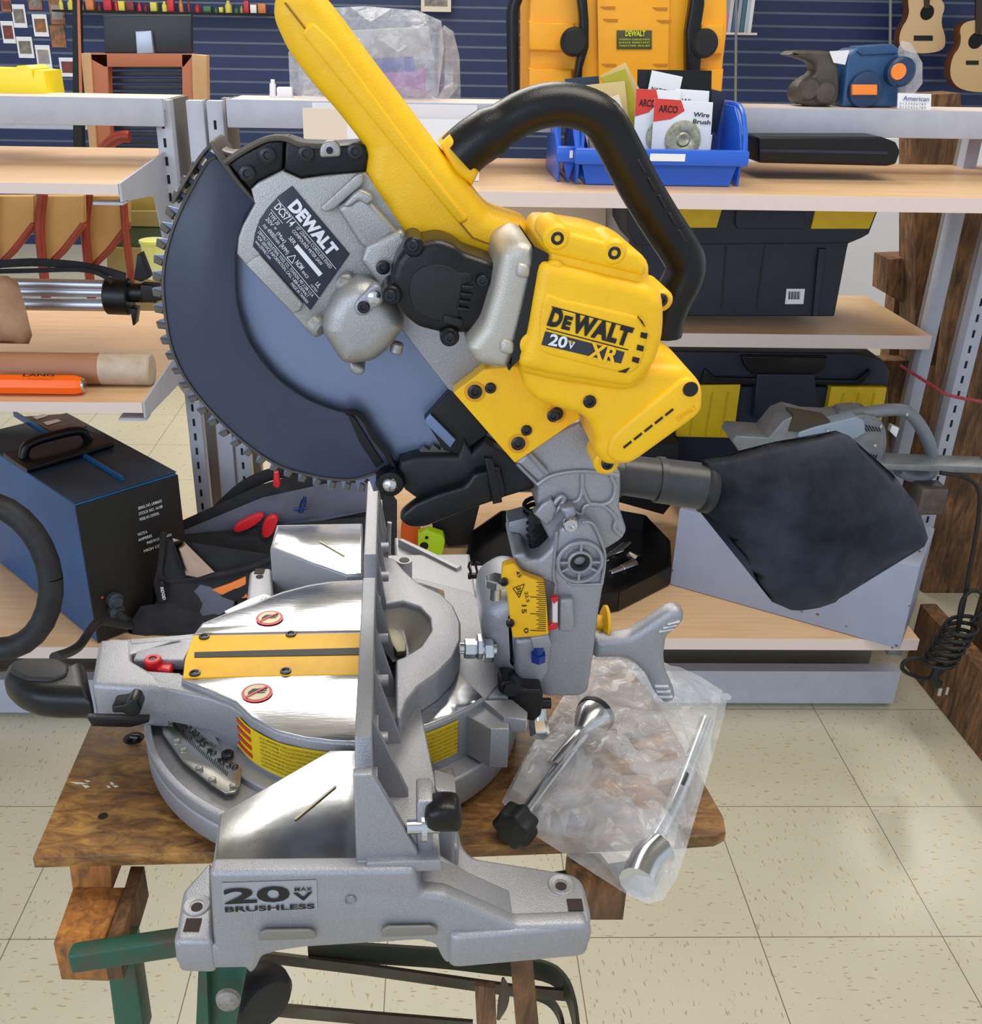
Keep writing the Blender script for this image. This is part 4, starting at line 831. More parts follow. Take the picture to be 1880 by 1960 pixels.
bm = BM(); solid(bm, SVp([(1046, 1204), (1058, 1192), (1068, 1192), (1068, 1204), (1054, 1208)], -.050), SVX*.003, r=.0008); solid(bm, SVp([(1055, 1145), (1068, 1142), (1068, 1150), (1060, 1156)], -.050), SVX*.003); obj('scale_pointer', bm, M_RED, tc_)
bm = BM(); solid(bm, SVp([(1058, 1150), (1068, 1150), (1068, 1195), (1058, 1195)], -.0495), SVX*.003, r=.0005); obj('pointer_window', bm, mat('clear_pointer', (225, 214, 216), .2), tc_)
bm = BM(); solid(bm, SVp([(982, 1222), (975, 1170), (971, 1135), (961, 1110), (963, 1084), (985, 1078), (1000, 1100), (1020, 1108), (1043, 1116), (1047, 1160), (1051, 1217)], -.050), SVX*.008, r=.001, cr=.002); bs = obj('bevel_scale', bm, M_YELD, saw, 'yellow bevel scale marked 0 to 45')
bm = BM(); VB = -.0502
for s, a, b, h in (('0', (1003, 1202), (1003, 1212), .0032), ('15', (999, 1158), (999, 1174), .0032), ('22.5', (1004, 1133), (1008, 1153), .0022), ('30', (988, 1124), (991, 1138), .0030), ('45', (986, 1095), (993, 1106), .0028)):
    put_text(bm, s, SV(*a, VB), SV(*b, VB), h*1., NEAR, .01)
for k in range(24):
    y = 1206-k*4.0; l = 30 if k % 8 == 0 else 14 if k % 2 == 0 else 18
    quad(bm, [SV(1045-l, y, VB-.0002), SV(1045, y+1, VB-.0002), SV(1045, y+2.4, VB-.0002), SV(1045-l, y+1.4, VB-.0002)])
t3 = [SV(*p, VB-.0002) for p in ((982, 1126), (1004, 1118), (994, 1144))]
for p, q in zip(t3, t3[1:]+t3[:1]): flatbar(bm, [p, q], .0005, NEAR.cross(q-p).normalized(), .0001)
obj('scale_markings', bm, M_INK, bs)
bm = BM(); screw(bm, 965, 1115, -.052, .0032); screw(bm, 977, 1194, -.052, .0032); obj('screw', bm, M_SCREW, bs)
# bevel hub behind the scale
bm = BM(); solid(bm, SVp([(930, 1170), (945, 1150), (972, 1145), (1010, 1150), (1015, 1311), (990, 1316), (960, 1300), (940, 1270), (925, 1240), (922, 1200)], -.040), SVX*.075, r=.014, cr=.008, seg=5)
solid(bm, SVp([(985, 1225), (1056, 1216), (1058, 1240), (1052, 1290), (1030, 1320), (1000, 1320), (985, 1290)], -.044), SVX*.04, r=.004, cr=.004); obj('bevel_hub', bm, M_ALU, saw, 'rounded bevel pivot housing')
bm = BM()
for x0, y0, x1, w in ((888, 1242, 912, .007), (912, 1238, 924, .009), (926, 1246, 944, .0085)): a = SV(x0, y0, -.044); b = SV(x1, y0, -.044); cyl(bm, a, b, w, n=6, b=.001)
cyl(bm, SV(880, 1240, -.044), SV(950, 1244, -.044), .0042, n=12); obj('adjusting_bolt', bm, M_STEEL, saw); bm = BM()
p = SV(948, 1146, -.045); cyl(bm, p, p+SZX*.012, .0040, n=10); cyl(bm, p+SZX*.010, p+SZX*.017, .0078, n=6, b=.001); obj('adjusting_bolt', bm, M_STEEL, saw)
bm = BM(); p = SV(1030, 1262, -.047); cyl(bm, p, p+SZX*.014, .0035, n=12); cyl(bm, p-SZX*.001, p+SZX*.005, .0055, n=6); obj('set_screw', bm, mat('blue_screw', (20, 50, 130), .4), saw)
bm = BM(); solid(bm, SVp([(1016, 1222), (1050, 1216), (1058, 1240), (1020, 1242)], -.052), SVX*.008, r=.001); obj('stop_tab', bm, M_ALU, saw)
bm = BM(); solid(bm, SVp([(952, 1316), (960, 1306), (985, 1306), (1000, 1320), (1040, 1322), (1040, 1345), (1036, 1372), (1020, 1382), (985, 1374), (972, 1350), (975, 1334), (956, 1328)], -.058), SVX*.02, r=.002, cr=.003); cyl(bm, SV(1036, 1346, -.05), SV(1054, 1346, -.05), .004, n=12); obj('bevel_stop', bm, M_BLK, saw, 'black bevel stop bracket')
bm = BM(); lathe(bm, SV(979, 1318, -.0585), NEAR, [(0, .006), (.002, .0055), (.002, .003)], 20); obj('stop_screw', bm, M_SCREW, saw)
bm = BM(); p = SV(1031, 1392, -.056); cyl(bm, p+SVX*.004+SZX*.004, p-SVX*.008-SZX*.002, .0072, n=6, b=.001); cyl(bm, p+SZX*.012+SVX*.006, p, .006, n=12); obj('adjusting_bolt', bm, M_STEEL, saw)
# bevel lock handle and knob
bm = BM(); yh = [(1137, 1226), (1206, 1220), (1232, 1204), (1280, 1171), (1300, 1166), (1313, 1176), (1310, 1194), (1296, 1208), (1278, 1222), (1273, 1258), (1277, 1290), (1292, 1322), (1296, 1343), (1288, 1352), (1274, 1352), (1256, 1332), (1238, 1295), (1217, 1274), (1196, 1263), (1137, 1264)]
solid(bm, SVp(yh, -.02), SVX*.016, r=.006, cr=.004, seg=4); yo = obj('bevel_lock_handle', bm, M_ALU, saw, 'cast Y-shaped bevel lock handle')
solidb = BM()
for i in range(3):
    solid(solidb, SVp([(1262+i*8, 1209-i*7), (1290+i*6, 1203-i*7), (1290+i*6, 1206-i*7), (1262+i*8, 1212-i*7)], -.0215), SVX*.003, r=.0004)
    solid(solidb, SVp([(1254+i*3, 1313+i*10), (1280+i*4, 1313+i*10), (1281+i*4, 1317+i*10), (1255+i*3, 1317+i*10)], -.0215), SVX*.003, r=.0004)
obj('grip_rib', solidb, mat('bright_rib', (214, 216, 222), .35, .6), yo)
bm = BM(); cyl(bm, SV(1140, 1192, .0), SV(1156, 1192, .0), .006, n=16); lathe(bm, SV(1152, 1192, 0), SV(1160, 1192, 0)-SV(1152, 1192, 0), [(0, .010), (.002, .0135), (.004, .0135), (.005, .011)], 24); obj('detent_knob', bm, M_YELD, saw, 'small yellow detent knob')
bm = BM(); solid(bm, SVp([(974, 1000), (1012, 990), (1016, 1040), (1000, 1040), (996, 1022), (974, 1018)], -.01), SVX*.02, r=.001); obj('cord_hook', bm, M_ALU, saw)
# writing on the near face
bm = BM(); quad(bm, [SV(x, y, -.2254) for x, y in ((424, 1690), (606, 1684), (608, 1740), (428, 1746))]); lb = obj('voltage_label', bm, mat('label_silver', (166, 168, 176), .45, .3), saw, 'silver label reading 20V MAX BRUSHLESS')
bm = BM(); put_text(bm, '20', SV(430, 1729, -.2257), SV(556, 1723, -.2257), .0108, NEAR, .03); put_text(bm, 'V', SV(562, 1723, -.2257), SV(600, 1721, -.2257), .0058, NEAR, .02); put_text(bm, 'MAX', SV(564, 1705, -.2257), SV(598, 1704, -.2257), .0026, NEAR, .02, sp=1.1); put_text(bm, 'BRUSHLESS', SV(431, 1745, -.2257), SV(603, 1738, -.2257), .0036, NEAR, .03)
obj('lettering', bm, M_INK, lb)
# ================================================================= plank, blocks, green trolley
def wood_mat(name, c, c2, c3, sc, stretch, rough=.6):
    m = bpy.data.materials.new(name); m.use_nodes = True; nt = m.node_tree; b = nt.nodes['Principled BSDF']; K = nt.links.new
    tc = nt.nodes.new('ShaderNodeTexCoord'); mp = nt.nodes.new('ShaderNodeMapping'); mp.inputs['Scale'].default_value = stretch; K(tc.outputs['Object'], mp.inputs[0])
    n = nt.nodes.new('ShaderNodeTexNoise'); n.inputs['Scale'].default_value = sc; n.inputs['Detail'].default_value = 8; n.inputs['Roughness'].default_value = .7; n.inputs['Distortion'].default_value = .6; K(mp.outputs[0], n.inputs['Vector'])
    r = nt.nodes.new('ShaderNodeValToRGB'); e = r.color_ramp.elements; e[0].position = .34; e[0].color = lin(c3); e[1].position = .66; e[1].color = lin(c)
    q = e.new(.5); q.color = lin(c2); K(n.outputs['Fac'], r.inputs[0])
    n2 = nt.nodes.new('ShaderNodeTexNoise'); n2.inputs['Scale'].default_value = 11; n2.inputs['Detail'].default_value = 4; K(tc.outputs['Object'], n2.inputs['Vector'])
    r2 = nt.nodes.new('ShaderNodeValToRGB'); r2.color_ramp.elements[0].position = .42; r2.color_ramp.elements[1].position = .62; r2.color_ramp.elements[0].color = (0, 0, 0, 1); K(n2.outputs['Fac'], r2.inputs[0])
    mx = nt.nodes.new('ShaderNodeMix'); mx.data_type = 'RGBA'; K(r2.outputs[0], mx.inputs[0]); K(r.outputs[0], mx.inputs[6]); mx.inputs[7].default_value = lin(c3)
    mx2 = nt.nodes.new('ShaderNodeMix'); mx2.data_type = 'RGBA'; mx2.inputs[0].default_value = .55; K(r.outputs[0], mx2.inputs[6]); K(mx.outputs[2], mx2.inputs[7])
    K(mx2.outputs[2], b.inputs['Base Color']); b.inputs['Roughness'].default_value = rough; _m[name] = m; return m
M_PLANK = wood_mat('worn_plank_wood', (184, 136, 66), (138, 94, 46), (62, 42, 26), 20, (2.0, 5, 5), .5)
M_BLOCK = wood_mat('rough_block_wood', (214, 140, 60), (178, 112, 50), (112, 78, 46), 26, (5, 5, 1.5), .75)
M_OLDW = wood_mat('old_brown_timber', (156, 112, 70), (116, 82, 52), (60, 42, 30), 10, (6, 6, 1), .8)
PT = .8397
bm = BM(); solid(bm, ZP([(62, 1640), (360, 1633), (700, 1628), (1280, 1606), (1370, 1600), (1390, 1590), (1385, 1562), (1338, 1480), (1250, 1330), (1192, 1262), (1130, 1262), (800, 1240), (240, 1255), (172, 1388)], PT), (0, 0, -.0105), r=.0015)
pk = obj('wooden_plank', bm, M_PLANK, label='worn brown wooden plank under the miter saw', cat='plank')
bm = BM(); lathe(bm, PZ_(256, 1413, PT), (0, 0, 1), [(0, .008), (.0004, .0075)], 20); lathe(bm, PZ_(197, 1562, PT), (0, 0, 1), [(0, .0035), (.0004, .003)], 12); obj('bolt_hole', bm, M_SLOT, pk)
random.seed(5); bm = BM()
for x, y, w, h in ((150, 1499, 22, 3), (165, 1505, 10, 5), (214, 1500, 6, 5), (222, 1505, 9, 3), (208, 1506, 7, 3), (168, 1495, 8, 3)):
    quad(bm, [PZ_(x+a*w*random.uniform(.6, 1), y+b*h*random.uniform(.5, 1), PT+.0004) for a, b in ((-1, -1), (.3, -.6), (1, .4), (-.2, 1))])
obj('paint_fleck', bm, mat('old_white_paint', (196, 190, 170), .7), pk, kind='stuff')
bm = BM(); sweep(bm, [PZ_(247, 1416, PT), PZ_(252, 1410, PT+.004), PZ_(262, 1410, PT+.004), PZ_(266, 1415, PT)], .0022, 8); obj('eye_bolt', bm, M_SCREW, pk)
bm = BM(); solid(bm, [PY_(x, y, .515) for x, y in ((132, 1659), (213, 1654), (215, 1704), (138, 1705))], (0, .18, 0), r=.0015); obj('wood_block', bm, M_BLOCK, label='short reddish wood block between the plank and the long timber', cat='wood block')
bm = BM(); zt = PY_(175, 1698, .515).z
solid(bm, ZP([(140, 1697), (238, 1697), (195, 1806), (102, 1803)], zt), (0, 0, -.036), r=.0015)
obj('support_timber', bm, M_BLOCK, label='long orange brown timber under the left end of the plank', cat='timber')
bm = BM(); solid(bm, ZP([(238, 1698), (250, 1657), (276, 1657), (226, 1815), (196, 1815)], zt-.001), (0, 0, -.03), r=.001); obj('support_timber', bm, M_OLDW, label='dark grey timber beside the orange brown timber, lower left', cat='timber')
bm = BM(); solid(bm, [PZ_(x, y, PT-.02) for x, y in ((1085, 1630), (1150, 1632), (1200, 1700), (1120, 1700))], (0, 0, -.03), r=.001); obj('support_timber', bm, M_OLDW, label='dark timber under the right end of the plank', cat='timber')
M_GREEN = mat('chipped_green_paint', (40, 88, 72), .45, .2, c2=(84, 66, 56), sc=18, lo=.5, hi=.72, bump=.3, bsc=200)
M_DGRN = mat('dark_green_steel', (26, 48, 34), .45, .3, c2=(58, 44, 36), sc=14)
M_BRST = mat('brown_grey_steel', (88, 82, 70), .5, .4, c2=(70, 60, 46), sc=20)
tr = thing('hand_trolley', PZ_(700, 1900, .5), 'old green steel trolley frame with a black wheel, beneath the saw', 'trolley')
bm = BM(); zb1 = zt-.037
q0 = PY_(126, 1832, .452); q1 = PZ_(1215, 1668, q0.z)
solid(bm, [q0, q1, q1+Vector((0, .012, 0)), q0+Vector((0, .012, 0))], (0, 0, -.0165), r=.002, cr=.004); obj('crossbar', bm, M_GREEN, tr, 'upper green crossbar with chipped paint')
bm = BM(); solid(bm, [PY_(x, y, .475) for x, y in ((200, 1820), (252, 1815), (278, 1990), (222, 1990))], (0, .02, 0), r=.002); obj('leg', bm, M_GREEN, tr)
bm = BM(); solid(bm, [PY_(x, y, .50) for x, y in ((386, 1800), (474, 1800), (474, 1850), (440, 2020), (392, 2020))], (0, .02, 0), r=.001); solid(bm, [PY_(x, y, .49) for x, y in ((380, 1850), (395, 1850), (400, 1990), (374, 1990))], (0, .02, 0)); obj('leg', bm, M_GREEN, tr)
# lower frame bars
def bar(name, pts, z, w, t, m, lab=None):
    bm = BM(); flatbar(bm, [PZ_(x, y, z) for x, y in pts], w, SZX, t); return obj(name, bm, m, tr, lab)
bar('frame_bar', [(455, 1926), (700, 1948), (905, 1965)], .60, .014, .003, M_BRST)
bar('frame_bar', [(480, 1828), (700, 1855), (980, 1895), (1095, 1905)], .62, .012, .003, M_BRST)
cvp = curve([PZ_(x, y, .63) for x, y in ((590, 1818), (820, 1832), (940, 1845), (1040, 1858), (1080, 1885), (1098, 1930), (1106, 1990))], 4)
bm = BM(); flatbar(bm, cvp, .022, SZX, .003); obj('frame_bar', bm, M_DGRN, tr, 'dark green bar bent round the right corner')
cvp = curve([PZ_(x, y, .60) for x, y in ((1010, 1900), (1050, 1915), (1072, 1945), (1080, 1990))], 4)
bm = BM(); flatbar(bm, cvp, .010, SZX, .003); obj('frame_bar', bm, M_DGRN, tr)
bm = BM(); solid(bm, [PY_(x, y, .53) for x, y in ((977, 1838), (1020, 1838), (1034, 1990), (990, 1990))], (0, .006, 0), r=.001); obj('strap', bm, M_OLDW, tr)
bm = BM(); solid(bm, [PY_(x, y, .52) for x, y in ((909, 1888), (948, 1892), (952, 1990), (914, 1990))], (0, .006, 0), r=.001); obj('strap', bm, M_OLDW, tr)
bm = BM(); sweep(bm, curve([PY_(x, y, .51) for x, y in ((963, 1872), (966, 1895), (962, 1925), (954, 1950))], 3), [.001, .002, .003, .0035, .004, .0042, .004, .003, .002, .0015], 8); obj('hook', bm, M_BRST, tr)
bm = BM(); c = PY_(492, 1902, .56); ax = Vector((.62, -.78, 0)); lathe(bm, c-ax*.012, ax, [(0, .010), (.001, .0225), (.006, .027), (.014, .028), (.022, .027), (.027, .0225), (.028, .010)], 32); wh = obj('wheel', bm, M_RUB, tr, 'black rubber wheel')
bm = BM(); lathe(bm, c-ax*.014, ax, [(0, .006), (.003, .009)], 20); obj('wheel_hub', bm, M_BRST, wh)
bm = BM(); p = PY_(437, 1912, .488); lathe(bm, p, (0, -1, .2), [(0, .009), (.003, .008), (.004, .003)], 20); obj('axle_cap', bm, mat('chalky_metal', (172, 166, 160), .7, c2=(110, 100, 92), sc=60), tr)
# ================================================================= clamp in a plastic bag
def film_mat(name, c=(225, 228, 236), a=.42, rough=.18, sc=45):
    m = bpy.data.materials.new(name); m.use_nodes = True; nt = m.node_tree; b = nt.nodes['Principled BSDF']; K = nt.links.new
    b.inputs['Base Color'].default_value = lin(c); b.inputs['Roughness'].default_value = rough; b.inputs['Specular IOR Level'].default_value = .8
    tc = nt.nodes.new('ShaderNodeTexCoord'); n = nt.nodes.new('ShaderNodeTexNoise'); n.inputs['Scale'].default_value = sc; n.inputs['Detail'].default_value = 5; n.inputs['Distortion'].default_value = .7; K(tc.outputs['Object'], n.inputs['Vector'])
    r = nt.nodes.new('ShaderNodeMapRange'); r.inputs[1].default_value = .35; r.inputs[2].default_value = .7; r.inputs[3].default_value = a*.7; r.inputs[4].default_value = min(1, a*1.45); K(n.outputs['Fac'], r.inputs[0]); K(r.outputs[0], b.inputs['Alpha'])
    bp = nt.nodes.new('ShaderNodeBump'); bp.inputs['Strength'].default_value = 1.; bp.inputs['Distance'].default_value = .004; K(n.outputs['Fac'], bp.inputs['Height']); K(bp.outputs[0], b.inputs['Normal']); _m[name] = m; return m
M_FILM = film_mat('crinkled_clear_film', a=.30, rough=.12, sc=38)
cp = thing('hold_down_clamp', PZ_(1050, 1560, PT), 'silver work clamp with a black star knob, half inside the plastic bag', 'clamp')
bm = BM(); kc = PZ_(985, 1583, PT+.016); kd = (PZ_(1120, 1420, PT+.016)-kc).normalized(); ka, kb_ = basis(kd)
n = 56; prof = [(.0135+.0012*math.cos(7*2*math.pi*i/n)) for i in range(n)]
solid(bm, [kc-kd*.006+ka*(prof[i]*math.cos(2*math.pi*i/n))+kb_*(prof[i]*math.sin(2*math.pi*i/n)) for i in range(n)], kd*.016, r=.002); obj('star_knob', bm, M_BLKD, cp, 'black star knob')
bm = BM(); cyl(bm, kc, PZ_(1125, 1395, PT+.018), .0045, n=16); cyl(bm, PZ_(1060, 1470, PT+.016), PZ_(1110, 1410, PT+.018), .0065, n=16); obj('threaded_rod', bm, M_STEEL, cp)
bm = BM(); cc_ = PZ_(1125, 1385, PT+.020); lathe(bm, cc_, kd, [(-.012, .006), (-.004, .010), (.004, .0135), (.012, .0145)], 28); cu_ = obj('clamp_foot', bm, M_STEEL, cp, 'bright steel foot cup')
bm = BM(); lathe(bm, cc_+kd*.011, kd, [(0, .015), (.004, .0155), (.006, .013), (.006, .006)], 28); obj('rubber_ring', bm, M_RUB, cu_)
bm = BM(); sweep(bm, curve([PZ_(x, y, PT+.012) for x, y in ((1230, 1650), (1285, 1550), (1322, 1460), (1352, 1380))], 3), .0055, 12); sweep(bm, curve([PZ_(x, y, PT+.010) for x, y in ((1220, 1690), (1238, 1650), (1262, 1625))], 3), .012, 12); obj('clamp_bar', bm, M_STEEL, cp)
bm = BM(); ol = [(1120, 1268), (1200, 1262), (1300, 1290), (1380, 1330), (1392, 1336), (1386, 1372), (1372, 1420), (1350, 1490), (1322, 1560), (1308, 1590), (1314, 1625), (1296, 1680), (1270, 1722), (1240, 1730), (1200, 1712), (1168, 1665), (1110, 1610), (1052, 1590), (1028, 1602), (990, 1560), (960, 1535), (985, 1495), (1010, 1440), (1062, 1408), (1095, 1395), (1105, 1350), (1108, 1300)]
pillow(bm, ZP(ol, PT+.004), (0, 0, 1), .026, .002, step=.0075, amp=.010, nsc=22, p=.3); obj('plastic_bag', bm, M_FILM, label='crumpled clear plastic bag lying on the right end of the plank', cat='plastic bag', ang=12)
bm = BM(); p = PZ_(1386, 1334, PT+.006); pillow(bm, [p+Vector((x, y, 0)) for x, y in ((-.004, -.003), (.004, -.004), (.007, 0), (.004, .004), (-.003, .003))], (0, 0, 1), .003, step=.002, amp=.001); b_ = [o for o in S.objects if o.name == 'plastic_bag'][0]; obj('knotted_corner', bm, M_FILM, b_)
# ================================================================= things on and behind the shelving
def prism(name, pts, Y, depth, m, parent=None, r=.001, cr=0, lab=None, cat=None, grp=None, **k):
    bm = BM(); solid(bm, YP(pts, Y), Vector((0, depth, 0)), r=r, cr=cr, **k); return obj(name, bm, m, parent, lab, cat, grp)
def bmprism(bm, pts, Y, depth, r=.001, cr=0): solid(bm, YP(pts, Y), Vector((0, depth, 0)), r=r, cr=cr)
M_TY = mat('toolbox_yellow', (232, 196, 20), .45, c2=(222, 184, 16), sc=40)
M_TB = mat('toolbox_black', (22, 29, 46), .5, c2=(30, 38, 58), sc=12)
M_BIN = mat('blue_bin_plastic', (38, 96, 205), .3)
M_KRAFT = mat('kraft_paper', (176, 140, 112), .8, c2=(160, 124, 96), sc=30, bump=.4, bsc=120)
M_WCARD = mat('white_card', (226, 228, 234), .6); M_BCARD = mat('buff_card', (222, 208, 190), .7)
# ---- white panel and beige panel behind the right shelves
bm = BM(); boxm(bm, PY_(1160, 640, 3.2), Vector((1.25, 0, 0)), Vector((0, .04, 0)), Vector((0, 0, .62))); obj('white_panel', bm, mat('white_laminate', (240, 242, 250), .5), label='large plain white panel seen between the right shelves', cat='panel')
prism('cardboard_carton', [(905, 392), (1160, 392), (1160, 560), (905, 560)], 2.3, .12, M_BCARD, lab='plain buff carton under the long shelf, left of the white panel', cat='box')
prism('side_panel', [(1160, 392), (1205, 392), (1205, 560), (1160, 560)], 2.32, .02, mat('pale_panel', (214, 208, 206), .6), lab='narrow pale panel beside the buff carton', cat='panel')
# ---- large toolbox on the middle shelf
Yb = 2.14
t = thing('toolbox', PY_(1430, 612, Yb), 'large black toolbox with yellow corners on the middle right shelf', 'toolbox')
prism('body', [(1216, 430), (1626, 462), (1622, 478), (1598, 606), (1270, 606), (1235, 500)], Yb, .24, M_TB, t, r=.004, cr=.004)
prism('lid', [(1200, 380), (1690, 380), (1664, 448), (1650, 456), (1626, 466), (1215, 470), (1200, 440)], Yb-.01, .26, M_TB, t, r=.004)
for q in ([(1290, 398), (1383, 398), (1372, 436), (1290, 436)], [(1562, 398), (1680, 398), (1664, 438), (1553, 438)]): prism('corner_guard', q, Yb-.014, .05, M_TY, t, lab='yellow corner guard')
prism('latch', [(1410, 400), (1540, 400), (1544, 430), (1538, 438), (1412, 438), (1408, 430)], Yb-.018, .03, M_TB, t, r=.002)
prism('groove_line', [(1388, 470), (1392, 470), (1384, 592), (1380, 592)], Yb-.001, .002, M_BLKD, t, r=0); prism('groove_line', [(1463, 470), (1466, 470), (1450, 592), (1446, 592)], Yb-.001, .002, M_BLKD, t, r=0)
prism('end_rib', [(1568, 476), (1582, 476), (1566, 606), (1556, 606)], Yb-.008, .02, M_TB, t, r=.002)
bc = prism('barcode_label', [(1506, 553), (1541, 553), (1538, 582), (1503, 582)], Yb-.0015, .002, M_WHT, t, r=0, lab='white barcode sticker')
bm = BM()
for i in range(12):
    x = 1510+i*1.9; bmprism(bm, [(x, 558), (x+.6+.7*(i % 3 == 0), 558), (x+.2+.7*(i % 3 == 0), 573), (x-.6, 573)], Yb-.0022, .001, r=0)
obj('bars', bm, M_INK, bc)
# ---- second toolbox below
Yc = 2.3
t = thing('toolbox', PY_(1490, 900, Yc), 'black toolbox with ribbed yellow panels on the low right shelf', 'toolbox')
prism('body', [(1262, 740), (1700, 740), (1680, 950), (1280, 950)], Yc, .26, M_TB, t, r=.004)
prism('lid', [(1262, 672), (1640, 676), (1690, 690), (1704, 710), (1700, 738), (1262, 738)], Yc-.012, .28, M_TB, t, r=.005)
prism('carry_grip', [(1420, 682), (1585, 684), (1578, 708), (1565, 716), (1440, 716), (1428, 706)], Yc-.03, .04, M_BLK, t, r=.004)
prism('lid_ridge', [(1350, 706), (1368, 722), (1640, 728), (1665, 708), (1672, 712), (1648, 738), (1340, 736)], Yc-.022, .02, M_BLK, t, r=.003)
prism('latch', [(1450, 716), (1560, 716), (1568, 800), (1442, 800)], Yc-.026, .03, M_TB, t, r=.004)
for q in ([(1310, 738), (1418, 736), (1404, 838), (1296, 836)], [(1592, 740), (1698, 742), (1688, 805), (1580, 803)]):
    y_ = prism('corner_guard', q, Yc-.020, .05, M_TY, t, lab='ribbed yellow panel'); bm = BM(); (ax_, ay), (bx, by), (cx, cy), (dx_, dy_) = q
    for k in (.22, .5, .78): bmprism(bm, [(ax_+(bx-ax_)*k-1.5, ay+12), (ax_+(bx-ax_)*k+1.5, ay+12), (dx_+(cx-dx_)*k+1.5, cy-4), (dx_+(cx-dx_)*k-1.5, cy-4)], Yc-.0215, .003, r=0)
    obj('panel_rib', bm, mat('yellow_rib', (206, 168, 14), .5), y_)
# ---- grey steel cabinet and belt sander on it
A = PZ_(1283, 1119, bz+.001); B = PZ_(1722, 1243, bz+.001); A.z = B.z = bz+.001
ex = B-A; ey = Vector((-ex.y, ex.x, 0)).normalized()*.20; hz = .30
bm = BM(); top = PZ_(1300, 970, 0); 
r_ = ray(1297, 973); s_ = (A.y)/r_.y; hz = (CC+r_*s_).z-A.z
solid(bm, [A, B, B+ey, A+ey], (0, 0, hz), r=.002); gb = obj('steel_cabinet', bm, mat('grey_blue_enamel', (152, 160, 182), .42, c2=(144, 152, 174), sc=10), label='scuffed grey steel case standing askew on the low right shelf', cat='case')
bm = BM(); nn_ = ex.cross(SZX).normalized()
for x, y, w in ((1535, 1171, 4), (1565, 1176, 5), (1620, 1199, 3), (1716, 1236, 5), (1708, 1240, 4), (1760, 1055, 5), (1741, 1160, 3), (1287, 1092, 4)):
    r_ = ray(x, y); d = (A-CC).dot(nn_)/r_.dot(nn_); p = CC+r_*d-nn_*(-.0004) if False else CC+r_*(d*.9995); e = ex.normalized(); quad(bm, [p+e*(w*.0006)*cx+SZX*(w*.0005)*cy for cx, cy in ((-1, -.6), (.8, -1), (1, .7), (-.7, 1))])
obj('rust_chip', bm, mat('rust', (110, 72, 50), .8), gb)
M_TOOLG = mat('grey_tool_casting', (128, 132, 138), .42, .4, c2=(112, 116, 122), sc=30)
Ys = 1.86
t = thing('belt_sander', PY_(1560, 900, Ys), 'old grey belt sander with looped handle lying on the grey steel case', 'sander')
prism('body', [(1402, 846), (1410, 834), (1472, 838), (1500, 805), (1522, 796), (1560, 806), (1600, 808), (1660, 800), (1690, 808), (1695, 850), (1690, 900), (1660, 905), (1440, 900)], Ys, .09, M_TOOLG, t, r=.004)
prism('side_cover', [(1527, 838), (1530, 828), (1560, 818), (1640, 798), (1656, 806), (1658, 830), (1640, 840), (1600, 852)], Ys-.008, .04, mat('blue_grey_cover', (134, 148, 168), .4), t, r=.004, cr=.004)
prism('belt_guard', [(1520, 794), (1590, 806), (1580, 830), (1510, 826)], Ys-.004, .05, mat('sanding_belt', (66, 58, 46), .9), t, r=.001)
prism('motor_end', chaikin([(1610, 800), (1670, 792), (1696, 812), (1700, 860), (1680, 905), (1630, 900), (1625, 850)], 1), Ys+.002, .08, M_TOOLG, t, r=.004)
bm = BM()
for i in range(6): bmprism(bm, [(1650+i*6, 812+i*1.2), (1653+i*6, 812+i*1.2), (1662+i*5, 826), (1659+i*5, 826)], Ys-.0005, .003, r=0); bmprism(bm, [(1652+i*5, 866+i), (1655+i*5, 866+i), (1650+i*5, 882), (1647+i*5, 882)], Ys-.0005, .003, r=0)
obj('vent', bm, M_BLKD, t)
bm = BM(); sweep(bm, curve(YP([(1606, 800), (1660, 790), (1720, 784), (1750, 800), (1775, 840), (1785, 880), (1780, 905), (1750, 912), (1720, 900)], Ys+.03), 5), .0125, 14, sq=(1.4, 1)); obj('handle', bm, mat('grey_blue_handle', (112, 120, 130), .45), t)
prism('trigger', [(1708, 814), (1722, 820), (1716, 838), (1704, 826)], Ys+.03, .015, M_WCARD, t)
bm = BM(); boxm(bm, PY_(1640, 888, Ys-.02), Vector((.26, -.02, -.022)), Vector((.01, .06, 0)), Vector((0, 0, .014)), r=.002); obj('base_plate', bm, M_TOOLG, t)
bm = BM(); boxm(bm, PY_(1755, 985, Ys-.03), Vector((.055, 0, -.004)), Vector((0, .05, 0)), Vector((0, 0, .06)), r=.004); obj('drive_cover', bm, M_BRONZ, t)
bm = BM()
for x, y in ((1584, 824), (1686, 816), (1675, 852), (1736, 793), (1782, 884)): lathe(bm, PY_(x, y, Ys-.010), (0, -1, 0), [(0, .0035), (.002, .003)], 10)
obj('screw', bm, M_STEEL, t)
